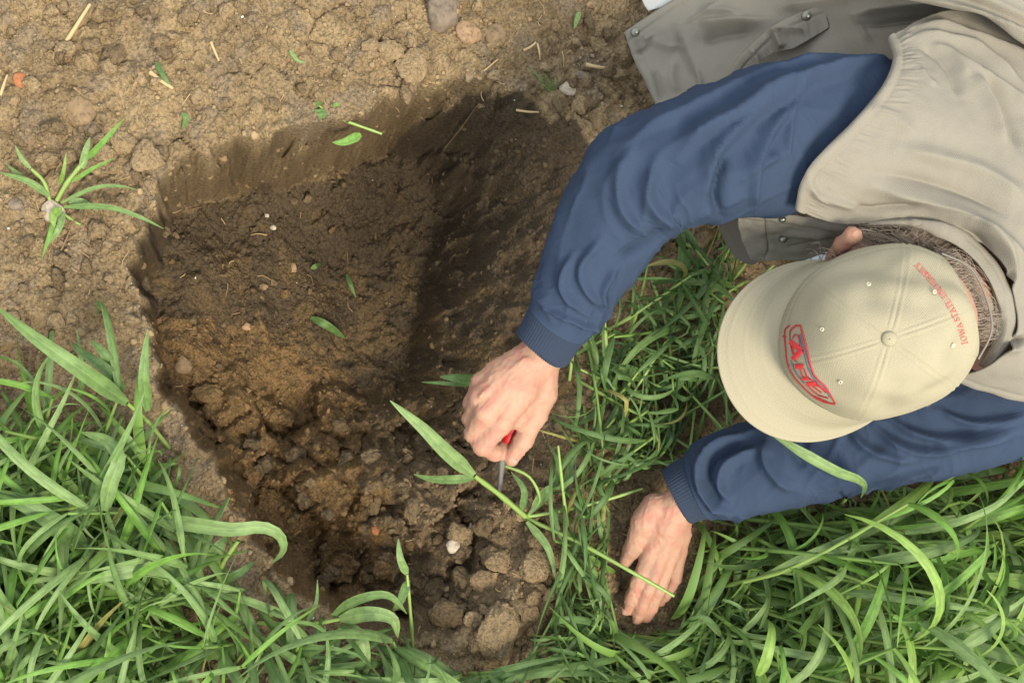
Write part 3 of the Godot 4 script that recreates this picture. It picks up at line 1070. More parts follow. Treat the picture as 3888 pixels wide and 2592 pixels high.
	var rows2 := [[4050, 1480, 0.340, 0.090, 0.080], [3820, 1520, 0.325, 0.080, 0.072], [3600, 1580, 0.300, 0.074, 0.066], [3330, 1650, 0.258, 0.069, 0.060], [3080, 1715, 0.212, 0.065, 0.056],
		[2900, 1765, 0.172, 0.063, 0.053], [2740, 1815, 0.135, 0.058, 0.048], [2655, 1845, 0.116, 0.049, 0.043]]
	part("sleeve", sleeve(rows2, 280, 140, folds2, 6, w1), M.sweat, man)
	part("cuff", sleeve([[2665, 1842, 0.117, 0.044, 0.041], [2620, 1860, 0.107, 0.042, 0.038], [2572, 1885, 0.098, 0.0395, 0.035], [2566, 1888, 0.097, 0.033, 0.029]], 24, 180, [], 7, rib), M.cuff, man)
	var bv := PackedVector3Array()
	var bi := PackedInt32Array()
	flesh([bone([3420, 560, 0.35], [3700, 980, 0.355], 0.075, 0.090), bone([3700, 980, 0.355], [3900, 1400, 0.33], 0.090, 0.078), [P(3700, 980, 0.35), Vector3(0.93, 0.355, -0.28), 0.112, 0.138]], 0.014, 0.008, bv, bi)
	part("sweatshirt_body", commit(bv, bi), M.sweat, man)
	# white checked shirt: collar at the throat, tail showing at the hem
	part("shirt_collar", sheet([[2990, 1010, 0.345], [3090, 975, 0.365], [3190, 935, 0.385]], [[3010, 1085, 0.345], [3110, 1040, 0.365], [3230, 1000, 0.385]],
		[[2990, 1010, 0.345], [2996, 1050, 0.350], [3010, 1085, 0.345]], [[3190, 935, 0.385], [3215, 970, 0.390], [3230, 1000, 0.385]], 24, 14, [], {"wob": 0.001, "thick": 0.0012}), M.check, man)
	part("shirt_tail", sheet([[2462, 40, 0.055], [2530, 20, 0.06], [2640, -20, 0.07]], [[2420, -60, 0.03], [2500, -90, 0.04], [2620, -120, 0.05]],
		[[2462, 40, 0.055], [2440, 0, 0.05], [2420, -60, 0.03]], [[2640, -20, 0.07], [2630, -70, 0.06], [2620, -120, 0.05]], 20, 14, [], {"wob": 0.006, "wob_freq": 30.0}), M.white_cloth, man)

func build_vest(man: Node3D) -> void:
	var vest := Node3D.new()
	vest.name = "vest"
	man.add_child(vest)
	var Z := func(a: Array) -> PackedVector2Array: return zoomed(a, 2300, 0, 1.4257)
	var T := func(a: Array) -> PackedVector2Array: return zoomed(a, 3200, 0, 3.1366)
	var B := func(a: Array) -> PackedVector2Array: return zoomed(a, 3300, 800, 1.7415)
	var folds := [
		[T.call([[780, 440], [1000, 420], [1300, 470], [1550, 525], [1750, 650], [2158, 1010]]), 12, 20, 0.0046],
		[T.call([[820, 345], [1150, 300], [1450, 390], [1800, 500], [2160, 660], [2500, 900]]), 13, 22, 0.0050],
		[T.call([[880, 540], [1080, 600], [1270, 800], [1360, 1000], [1430, 1160]]), 20, 16, -0.0042],
		[T.call([[1000, 520], [1250, 600], [1400, 780], [1480, 960]]), 14, 14, 0.0030],
		[T.call([[1290, 600], [1500, 780], [1750, 930], [2000, 1090], [2300, 1330]]), 16, 22, 0.0050],
		[T.call([[1500, 880], [1700, 1120], [1820, 1400], [1950, 1750]]), 18, 26, 0.0055],
		[T.call([[1640, 880], [1850, 1150], [1990, 1450], [2120, 1800]]), 20, 14, -0.0045],
		[T.call([[920, 800], [1040, 950], [1140, 1010]]), 10, 12, 0.0024],
		[Z.call([[1590, 800], [1800, 850], [2050, 930], [2300, 1100]]), 30, 34, 0.0060],
		[Z.call([[1440, 1000], [1700, 1070], [1980, 1170], [2200, 1340], [2300, 1500]]), 26, 36, 0.0085],
		[Z.call([[1460, 940], [1700, 980], [2000, 1060], [2200, 1180]]), 30, 26, -0.0055],
		[Z.call([[1100, 960], [1150, 1060], [1260, 1090], [1400, 1130]]), 14, 18, 0.0040],
		[Z.call([[1320, 1090], [1420, 1140], [1560, 1120], [1720, 1100]]), 16, 16, -0.0045],
		[Z.call([[1420, 590], [1560, 640], [1680, 740]]), 28, 34, 0.0035],
		[B.call([[680, 60], [790, 130], [900, 260], [950, 420], [900, 560]]), 14, 22, 0.0075],
		[B.call([[620, 120], [740, 190], [830, 330], [860, 480]]), 14, 16, -0.0070],
		[B.call([[730, 860], [840, 845], [960, 860], [1060, 830]]), 12, 12, -0.0080],
		[B.call([[760, 920], [880, 900], [1030, 890]]), 12, 26, 0.0060],
		[B.call([[800, 640], [860, 560], [900, 470], [940, 380]]), 12, 14, -0.0065]]
	part("back_panel", sheet(
		[[3020, 800, 0.425], [3180, 850, 0.422], [3350, 856, 0.430], [3560, 875, 0.452], [3700, 945, 0.466], [3800, 1080, 0.472], [3825, 1250, 0.466], [3735, 1395, 0.445], [3590, 1440, 0.405]],
		[[3362, 150, 0.42], [3480, 80, 0.415], [3600, 40, 0.415], [3740, 45, 0.425], [3900, 120, 0.44], [4300, 400, 0.47]],
		[[3020, 800, 0.425], [3045, 690, 0.452], [3120, 580, 0.470], [3230, 460, 0.466], [3330, 330, 0.460], [3378, 220, 0.445], [3362, 150, 0.42]],
		[[3590, 1440, 0.405], [3720, 1485, 0.405], [3900, 1528, 0.400], [4150, 1500, 0.41], [4350, 1000, 0.46], [4300, 400, 0.47]], 170, 170, folds,
		{"hem": ["s0", "s1"], "pucker": ["s0"], "wob": 0.0035, "bulge": [[3500, 480, 0.030, 260], [3850, 800, 0.035, 330], [3880, 1350, 0.020, 180]]}), M.vest, vest)
	var folds3 := [
		[T.call([[400, -60], [900, -10], [1300, 60], [1700, 190], [2158, 370], [2500, 560]]), 10, 22, 0.0075],
		[T.call([[1200, -60], [1600, 60], [2000, 190], [2400, 370]]), 16, 16, -0.0040],
		[T.call([[1500, -100], [1900, 60], [2300, 250]]), 16, 22, 0.0040]]
	part("hip_panel", sheet(
		[[3230, -30, 0.405], [3450, 5, 0.425], [3600, 36, 0.445], [3740, 72, 0.465], [3900, 175, 0.48], [4300, 440, 0.50]],
		[[3300, -420, 0.36], [3500, -420, 0.40], [3700, -400, 0.44], [3900, -350, 0.47], [4100, -250, 0.48], [4400, -60, 0.50]],
		[[3230, -30, 0.405], [3220, -200, 0.40], [3300, -420, 0.36]], [[4300, 440, 0.50], [4380, 200, 0.50], [4400, -60, 0.50]], 90, 60, folds3, {"wob": 0.004, "hem": ["e0"]}), M.vest, vest)
	# front panel hanging to the ground on the near side of the arm
	var F := func(a: Array) -> PackedVector2Array: return zoomed(a, 2360, 0, 3.36)
	var folds4 := [
		[F.call([[380, 470], [480, 560], [640, 600], [760, 560]]), 10, 14, 0.0045],
		[F.call([[700, 330], [740, 480], [800, 640], [880, 830], [960, 1050]]), 7, 12, -0.0050],
		[F.call([[780, 300], [1000, 190], [1250, 20]]), 6, 8, 0.0030],
		[F.call([[960, 320], [1300, 290], [1700, 270], [1900, 240]]), 16, 30, 0.0085],
		[F.call([[1000, 520], [1300, 440], [1700, 380]]), 22, 22, -0.0070],
		[F.call([[1050, 160], [1300, 140], [1600, 210]]), 14, 18, 0.0045],
		[F.call([[940, 880], [1000, 1000], [1020, 1150]]), 8, 12, 0.0050],
		[F.call([[240, 430], [300, 500], [400, 440]]), 8, 8, 0.0030],
		[F.call([[190, 680], [330, 600], [420, 470]]), 8, 10, -0.0035],
		[F.call([[420, 880], [470, 1080], [520, 1300]]), 14, 10, -0.0040],
		[F.call([[680, 760], [640, 950], [700, 1200]]), 18, 16, 0.0040],
		[Z.call([[1360, 90], [1450, 70], [1650, 45], [1900, 30]]), 14, 10, 0.0090],
		[Z.call([[1390, 130], [1600, 100], [1900, 60]]), 10, 16, -0.0080],
		[Z.call([[1350, 90], [1390, 150], [1430, 230]]), 6, 8, 0.0030],
		[Z.call([[940, 40], [1150, 20], [1400, -20]]), 10, 20, 0.0060]]
	part("front_panel", sheet(
		[[2545, 520, 0.075], [2800, 430, 0.135], [3100, 340, 0.22], [3420, 280, 0.30], [3750, 250, 0.33]],
		[[2372, 118, 0.065], [2440, 70, 0.068], [2560, -10, 0.075], [2700, -110, 0.10], [3050, -260, 0.19], [3520, -280, 0.32], [3850, -280, 0.34]],
		[[2545, 520, 0.075], [2465, 345, 0.070], [2405, 215, 0.066], [2372, 118, 0.065]],
		[[3750, 250, 0.33], [3850, 60, 0.36], [3850, -280, 0.34]], 150, 110, folds4, {"hem": ["s0", "e1"], "wob": 0.007, "wob_freq": 11.0, "seed": 12}), M.vest, vest)
	part("pocket_flap", sheet(
		[[2745, 345, 0.155], [2830, 280, 0.178], [2930, 205, 0.198], [3010, 185, 0.215], [3090, 140, 0.225], [3150, 105, 0.235]],
		[[2735, 330, 0.158], [2790, 235, 0.180], [2870, 145, 0.195], [2960, 78, 0.207], [3060, 35, 0.215], [3125, 18, 0.222]],
		[[2745, 345, 0.155], [2738, 338, 0.158], [2735, 330, 0.158]],
		[[3150, 105, 0.235], [3140, 60, 0.232], [3125, 18, 0.222]], 110, 40,
		[[F.call([[1340, 860], [1480, 680], [1600, 570], [1750, 440], [1860, 380]]), 5, 8, -0.0040],
		 [F.call([[1900, 380], [2000, 500], [2080, 620]]), 12, 18, 0.0090],
		 [F.call([[1640, 620], [1700, 720], [1760, 860]]), 12, 12, 0.0050],
		 [F.call([[1900, 400], [2120, 370], [2340, 380]]), 8, 14, 0.0050]], {"hem": ["e1"], "pucker": ["e1"], "wob": 0.003, "thick": 0.003}), M.vest, vest)
	# lapel turned out beside the face, and the other layer of it below
	part("lapel", sheet(
		[[2850, 985, 0.275], [2930, 988, 0.275], [3050, 985, 0.29], [3150, 960, 0.315], [3300, 930, 0.35], [3450, 915, 0.385]],
		[[2812, 788, 0.345], [2900, 803, 0.360], [3000, 815, 0.372], [3150, 846, 0.385], [3300, 852, 0.405], [3490, 872, 0.435]],
		[[2850, 985, 0.275], [2818, 905, 0.300], [2803, 845, 0.325], [2812, 788, 0.345]],
		[[3450, 915, 0.385], [3470, 890, 0.410], [3490, 872, 0.435]], 120, 40,
		[[zoomed([[2903, 805], [2908, 860], [2918, 940], [2905, 985]], 0, 0, 1), 4, 5, -0.0030],
		 [zoomed([[2960, 890], [3060, 880], [3160, 890]], 0, 0, 1), 8, 10, 0.0030],
		 [zoomed([[2980, 940], [3060, 920], [3150, 900]], 0, 0, 1), 8, 8, -0.0030]], {"hem": ["e1"], "wob": 0.005, "wob_freq": 18.0, "seed": 31}), M.vest, vest)
	part("lining", sheet(
		[[2722, 868, 0.225], [2785, 975, 0.215], [2852, 1000, 0.215]], [[2830, 800, 0.285], [2880, 880, 0.270], [2925, 960, 0.255]],
		[[2722, 868, 0.225], [2780, 830, 0.26], [2830, 800, 0.285]], [[2852, 1000, 0.215], [2895, 985, 0.24], [2925, 960, 0.255]], 30, 24, [], {"hem": ["e0"], "wob": 0.004}), M.lining, vest)
	# collar behind the neck
	part("collar", sheet(
		[[3300, 866, 0.415], [3440, 870, 0.442], [3570, 896, 0.462], [3670, 965, 0.474], [3748, 1065, 0.478], [3782, 1165, 0.474], [3780, 1275, 0.462], [3715, 1385, 0.435]],
		[[3290, 838, 0.424], [3450, 828, 0.452], [3610, 852, 0.470], [3735, 930, 0.478], [3825, 1055, 0.482], [3860, 1180, 0.478], [3845, 1300, 0.466], [3770, 1412, 0.446]],
		[[3300, 866, 0.415], [3296, 852, 0.432], [3290, 838, 0.424]], [[3715, 1385, 0.435], [3745, 1400, 0.45], [3770, 1412, 0.446]], 100, 22,
		[[zoomed([[3470, 845], [3600, 880], [3700, 960], [3780, 1070], [3815, 1190]], 0, 0, 1), 12, 12, 0.0060]], {"hem": ["e1"], "wob": 0.003}), M.vest, vest)
	for s in [[2412, 122, 0.078, 0.0062], [3063, 60, 0.232, 0.0066], [2975, 906, 0.328, 0.0050], [2972, 832, 0.366, 0.0040]]:
		var sn := part("snap", lathe([[s[3] * 1.05, -0.001], [s[3] * 1.05, 0.0012], [s[3] * 0.85, 0.0026], [s[3] * 0.5, 0.0034], [s[3] * 0.1, 0.0037]], 20), M.snap, vest)
		sn.position = P(s[0], s[1], s[2] + 0.002)
		sn.quaternion = Quaternion(Vector3.UP, (EYE - sn.position).normalized())

func build_cap(man: Node3D) -> void:
	var cap := Node3D.new()
	cap.name = "cap"
	man.add_child(cap)
	var nt := 216
	var nr := 60
	var p := PackedVector3Array()
	var uv := PackedVector2Array()
	for j in nr:
		var psi := (float(j) / (nr - 1)) * PI * 0.5
		var r := maxf(sin(psi), 0.004)
		for i in nt:
			var a := TAU * i / nt
			r = maxf(sin(psi * cap_reach(a)), 0.004)
			var l := Vector3(cos(a) * r * CAP_A, cap_height(r), sin(a) * r * CAP_B)
			var n := Vector3(l.x / (CAP_A * CAP_A), l.y / (CAP_H * CAP_H) + 1.0, l.z / (CAP_B * CAP_B)).normalized()
			var h := cap_bump(l, r)
			p.append(cap_point(l + n * h))
			uv.append(Vector2(a * 0.1, psi * 0.1))
	# a short skirt below the rim
	for j in 4:
		for i in nt:
			var a := TAU * i / nt
			var back := smoothstep(0.35, 1.0, -cos(a))
			var rr := sin(PI * 0.5 * cap_reach(a))
			p.append(cap_point(Vector3(cos(a) * CAP_A * rr, cap_height(rr) - 0.006 * (j + 1) * (1.0 - 0.9 * back), sin(a) * CAP_B * rr)))
			uv.append(Vector2(a * 0.1, 0.16 + 0.006 * j))
	nr += 4
	var idx := PackedInt32Array()
	for j in nr - 1:
		for i in nt:
			var a := j * nt + i
			var b := j * nt + (i + 1) % nt
			idx.append_array(PackedInt32Array([a, a + nt, b, b, a + nt, b + nt]))
	var mid := 3 * (nt * 40)
	var f := (p[idx[mid + 2]] - p[idx[mid]]).cross(p[idx[mid + 1]] - p[idx[mid]])
	if f.dot(p[idx[mid]] - cap_c) < 0.0:
		for t in range(0, idx.size(), 3):
			var s := idx[t]
			idx[t] = idx[t + 1]
			idx[t + 1] = s
	part("crown", commit(p, idx, uv), M.cap, cap)
	# brim
	var bu := 100
	var bv := 44
	var bp := PackedVector3Array()
	for j in bv:
		var v := float(j) / (bv - 1)
		for i in bu:
			var u := lerpf(-1.0, 1.0, float(i) / (bu - 1))
			var a := u * deg_to_rad(78.0)
			var inner := Vector3(cos(a) * (CAP_A - 0.002), -0.012, sin(a) * (CAP_B - 0.002))
			var len_ := 0.074 * pow(maxf(0.0, 1.0 - pow(absf(u), 2.6)), 0.60)
			var outer := Vector3(inner.x + len_ * lerpf(1.0, cos(a * 0.62), 0.7), 0, inner.z * (1.0 + 0.0 * v) + len_ * sin(a) * 0.55)
			var q := Vector3(lerpf(inner.x, outer.x, v), 0, lerpf(inner.z, outer.z, v))
			q.y = -0.010 - 3.4 * q.z * q.z * smoothstep(0.0, 0.6, v) * 0.9 - 0.010 * v
			q.y -= 0.00042 * pow(maxf(0.0, sin(v * PI * 8.0)), 6.0) * -1.0 - 0.0005 * smoothstep(0.9, 1.0, v)
			bp.append(cap_point(q))
	part("brim", two_sided(bp, bu, bv, 0.0032), M.cap, cap)
	var btn := part("button", lathe([[0.0078, -0.002], [0.0080, 0.0012], [0.0068, 0.0032], [0.0042, 0.0044], [0.0006, 0.0048]], 24), M.cap, cap)
	btn.position = cap_point(Vector3(0, CAP_H - 0.0002, 0))
	btn.quaternion = Quaternion(Vector3.UP, cap_u)
	# stitched eyelets, one per panel
	for k in 6:
		var a := TAU * (k + 0.5) / 6.0
		var r := 0.62
		var l := Vector3(cos(a) * r * CAP_A, cap_height(r), sin(a) * r * CAP_B)
		var e := part("eyelet", lathe([[0.0009, -0.0004], [0.0011, 0.0005], [0.0018, 0.0007], [0.0023, 0.0003], [0.0025, -0.0008]], 14), M.thread, cap)
		var out := Vector3(l.x / (CAP_A * CAP_A), l.y / (CAP_H * CAP_H), l.z / (CAP_B * CAP_B)).normalized()
		e.position = cap_point(l + out * 0.0008)
		e.quaternion = Quaternion(Vector3.UP, (cap_f * out.x + cap_u * out.y + cap_s * out.z).normalized())
	# the strap at the back
	var sv := PackedVector3Array()
	var si := PackedInt32Array()
	var sl := spline(PackedVector3Array([cap_point(Vector3(cos(PI - 0.68) * 0.115, 0.0, sin(PI - 0.68) * 0.098)), cap_point(Vector3(cos(PI - 0.3) * 0.121, -0.004, sin(PI - 0.3) * 0.102)), cap_point(Vector3(cos(PI + 0.3) * 0.121, -0.004, sin(PI + 0.3) * 0.102)), cap_point(Vector3(cos(PI + 0.68) * 0.115, 0.0, sin(PI + 0.68) * 0.098))]), 20)
	var sr := PackedFloat32Array()
	for k in 21: sr.append(0.0012)
	tube(sl, sr, 8, sv, si)
	part("strap", commit(sv, si), M.strap, cap)
	# embroidered badge on the front
	var E := func(a: Array) -> PackedVector2Array: return zoomed(a, 2930, 1200, 4.356)
	var v1 := PackedVector3Array()
	var i1 := PackedInt32Array()
	for l in [[[[300, 150], [215, 215], [210, 330], [235, 560], [240, 690], [290, 870], [370, 1000], [480, 1130], [610, 1260], [730, 1355], [870, 1425], [1050, 1460]], 5.0], [[[180, 335], [240, 335]], 6.0],
		[[[300, 265], [340, 200], [400, 155], [475, 150], [500, 260], [550, 420], [590, 600], [640, 800], [700, 970], [780, 1070], [880, 1150], [940, 1240], [1000, 1350], [1060, 1450]], 5.5],
		[[[345, 365], [380, 300], [430, 310], [460, 400], [470, 480]], 4.0], [[[300, 270], [300, 400], [330, 560], [345, 620]], 3.0],
		[[[345, 510], [365, 630]], 5.0], [[[430, 760], [330, 700]], 1.5], [[[480, 880], [500, 960], [530, 1010]], 4.5], [[[545, 880], [580, 980], [610, 1030]], 4.5],
		[[[690, 1165], [760, 1215], [825, 1265]], 5.0], [[[610, 1160], [690, 1240], [790, 1320], [940, 1360]], 4.0], [[[700, 1130], [800, 1160], [870, 1220], [910, 1265]], 8.0], [[[720, 1330], [830, 1380], [960, 1440]], 4.0],
		[[[560, 1040], [660, 1050], [760, 1110]], 3.0]]:
		stroke(E.call(l[0]), l[1] * 1.25, 0.0030, v1, i1)
	part("badge_outline", facing(v1, i1), M.dark_red, cap)
	var v2 := PackedVector3Array()
	var i2 := PackedInt32Array()
	for l in [[[[300, 415], [395, 490], [500, 570]], 18.0], [[[500, 570], [420, 640], [350, 715]], 18.0], [[[385, 830], [525, 830]], 17.0], [[[495, 1035], [625, 1035]], 12.0], [[[580, 1125], [680, 1120], [740, 1110]], 15.0]]:
		stroke(E.call(l[0]), l[1] * 1.15, 0.0036, v2, i2)
	part("badge_letters", facing(v2, i2), M.red, cap)
	var v3 := PackedVector3Array()
	var i3 := PackedInt32Array()
	for l in [[[[465, 300], [500, 430], [535, 560], [580, 740], [620, 880], [680, 1000], [750, 1075], [850, 1130], [920, 1230], [965, 1340]], 9.0], [[[325, 740], [370, 870], [430, 970], [500, 1060], [540, 1100]], 7.5]]:
		stroke(E.call(l[0]), l[1] * 0.8, 0.0024, v3, i3)
	part("badge_shading", facing(v3, i3), M.blue_thread, cap)
	# lettering across the back, bent to the crown
	var tm := TextMesh.new()
	var font := SystemFont.new()
	font.font_names = PackedStringArray(["Droid Serif"])
	tm.font = font
	tm.text = "IOWA STATE UNIVERSITY"
	tm.font_size = 32
	tm.pixel_size = 0.01
	tm.depth = 0.0
	var arr := tm.surface_get_arrays(0)
	var tv: PackedVector3Array = arr[Mesh.ARRAY_VERTEX]
	var ti: PackedInt32Array = arr[Mesh.ARRAY_INDEX]
	var lo := 1e9
	var hi := -1e9
	for t in tv:
		lo = minf(lo, t.x)
		hi = maxf(hi, t.x)
	var base := PackedVector3Array([Vector3(3668, 1306, 0), Vector3(3648, 1238, 0), Vector3(3606, 1150, 0), Vector3(3556, 1082, 0), Vector3(3482, 1000, 0)])
	var path := spline(base, 60)
	var out_v := PackedVector3Array()
	for t in tv:
		var s := (t.x - lo) / (hi - lo) * 60.0
		var k := clampi(int(s), 0, 59)
		var q := path[k].lerp(path[k + 1], s - k)
		var d := (path[k + 1] - path[k]).normalized()
		var up := Vector2(d.y, -d.x)
		out_v.append(on_cap(Vector2(q.x, q.y) + up * (t.y / (hi - lo) * 375.0), 0.0020))
	part("lettering", facing(out_v, ti), M.light_red, cap)
	# the knife is a thing of its own, held in the fist
	var knife := thing("knife", "short knife with red handle gripped in the fist above the pit face", "knife", P(1915, 1690, 0.155))
	var a0 := P(2000, 1480, 0.175) - knife.position
	var a1 := P(1908, 1732, 0.150) - knife.position
	var a2 := P(1893, 1880, -0.035) - knife.position
	var hv := PackedVector3Array()
	var hi_ := PackedInt32Array()
	var hl := PackedVector3Array()
	var hr := PackedFloat32Array()
	for k in 17:
		var t := k / 16.0
		hl.append(a0.lerp(a1, t))
		hr.append(0.0088 + 0.0014 * sin(t * 5.0) - 0.003 * smoothstep(0.9, 1.0, t) - 0.006 * smoothstep(0.08, 0.0, t))
	tube(hl, hr, 14, hv, hi_)
	part("handle", commit(hv, hi_), M.handle, knife)
	var dir := (a2 - a1).normalized()
	var sd := dir.cross((EYE - knife.position).normalized()).normalized()
	var th := sd.cross(dir).normalized()
	var bvx := PackedVector3Array()
	var bix := PackedInt32Array()
	for k in 9:
		var t := k / 8.0
		var c := a1.lerp(a2, t) - dir * 0.004
		var w := 0.0046 * (1.0 - 0.35 * t)
		for s in [[-1.0, 0.0], [0.0, 0.0013], [1.0, 0.0], [0.0, -0.0013]]:
			bvx.append(c + sd * (w * s[0]) + th * s[1] * (1.0 - 0.5 * t))
	for k in 8:
		for s in 4:
			var a := k * 4 + s
			var b := k * 4 + (s + 1) % 4
			bix.append_array(PackedInt32Array([a, b, a + 4, b, b + 4, a + 4]))
	part("blade", commit(bvx, bix), M.steel, knife)

# ------------------------------------------------------------------ clods, stones, straw
var soil_col := PackedColorArray()
var soil_v := PackedVector3Array()
var soil_n := PackedVector3Array()
var rocks := []

# a knobbly lump of radius about 1, flat facets where rough is high
func lump_mesh(seed_: int, rough: float, blocky: float, rings := 8) -> ArrayMesh:
	var s := SphereMesh.new()
	s.radius = 1.0
	s.height = 2.0
	s.radial_segments = rings * 2
	s.rings = rings
	var a := s.get_mesh_arrays()
	var v: PackedVector3Array = a[Mesh.ARRAY_VERTEX]
	var idx: PackedInt32Array = a[Mesh.ARRAY_INDEX]
	var n1 := noise(FastNoiseLite.TYPE_SIMPLEX_SMOOTH, 0.8, seed_, 2)
	var n2 := noise(FastNoiseLite.TYPE_CELLULAR, 1.5, seed_ + 1)
	n2.cellular_return_type = FastNoiseLite.RETURN_DISTANCE
	var n3 := noise(FastNoiseLite.TYPE_SIMPLEX_SMOOTH, 2.6, seed_ + 2, 3)
	var r := RandomNumberGenerator.new()
	r.seed = seed_
	var planes := []
	for k in 9: planes.append([Vector3(r.randfn(), r.randfn(), r.randfn()).normalized(), r.randf_range(0.55, 0.85)])
	for i in v.size():
		var p := v[i]
		var d := 1.0
		for q in planes:
			var c: float = p.dot(q[0])
			if c > 0.05: d = minf(d, lerpf(1.0, q[1] / c, blocky))
		d *= 1.0 + 0.24 * n1.get_noise_3dv(p) + rough * (0.14 * n2.get_noise_3dv(p * 1.4) + 0.11 * n3.get_noise_3dv(p * 1.6))
		v[i] = p * d
	# weld the seam for smooth normals
	var seen := {}
	var remap := PackedInt32Array()
	for i in v.size():
		var key := Vector3i(v[i] * 4000.0)
		if not seen.has(key): seen[key] = i
		remap.append(seen[key])
	var out := PackedInt32Array()
	for t in range(0, idx.size(), 3):
		var x := remap[idx[t]]
		var y := remap[idx[t + 1]]
		var z := remap[idx[t + 2]]
		if x != y and y != z and x != z: out.append_array(PackedInt32Array([x, y, z]))
	return commit(v, out)

func copies(called: String, mesh: Mesh, mat: Material, xf: Array, cols: PackedColorArray, label: String, category: String) -> void:
	var mm := MultiMesh.new()
	mm.transform_format = MultiMesh.TRANSFORM_3D
	mm.use_colors = cols.size() == xf.size()
	mm.mesh = mesh
	mm.instance_count = xf.size()
	for i in xf.size():
		mm.set_instance_transform(i, xf[i])
		if mm.use_colors: mm.set_instance_color(i, cols[i])
	var o := MultiMeshInstance3D.new()
	o.name = numbered(called)
	o.multimesh = mm
	o.material_override = mat
	add_child(o)
	tag(o, label, category, "", "stuff")

# the phrase of the landmark nearest to a point: [[x, y, phrase], ...]
func beside(px: float, py: float, marks: Array) -> String:
	var best := 1e9
	var said := ""
	for m in marks:
		var d := Vector2(px - m[0], py - m[1]).length()
		if d < best:
			best = d
			said = m[2]
	return said

func rnd_basis(r: RandomNumberGenerator, s: Vector3) -> Basis:
	return Basis.from_euler(Vector3(r.randf() * TAU, r.randf() * TAU, r.randf() * TAU)).scaled_local(s)

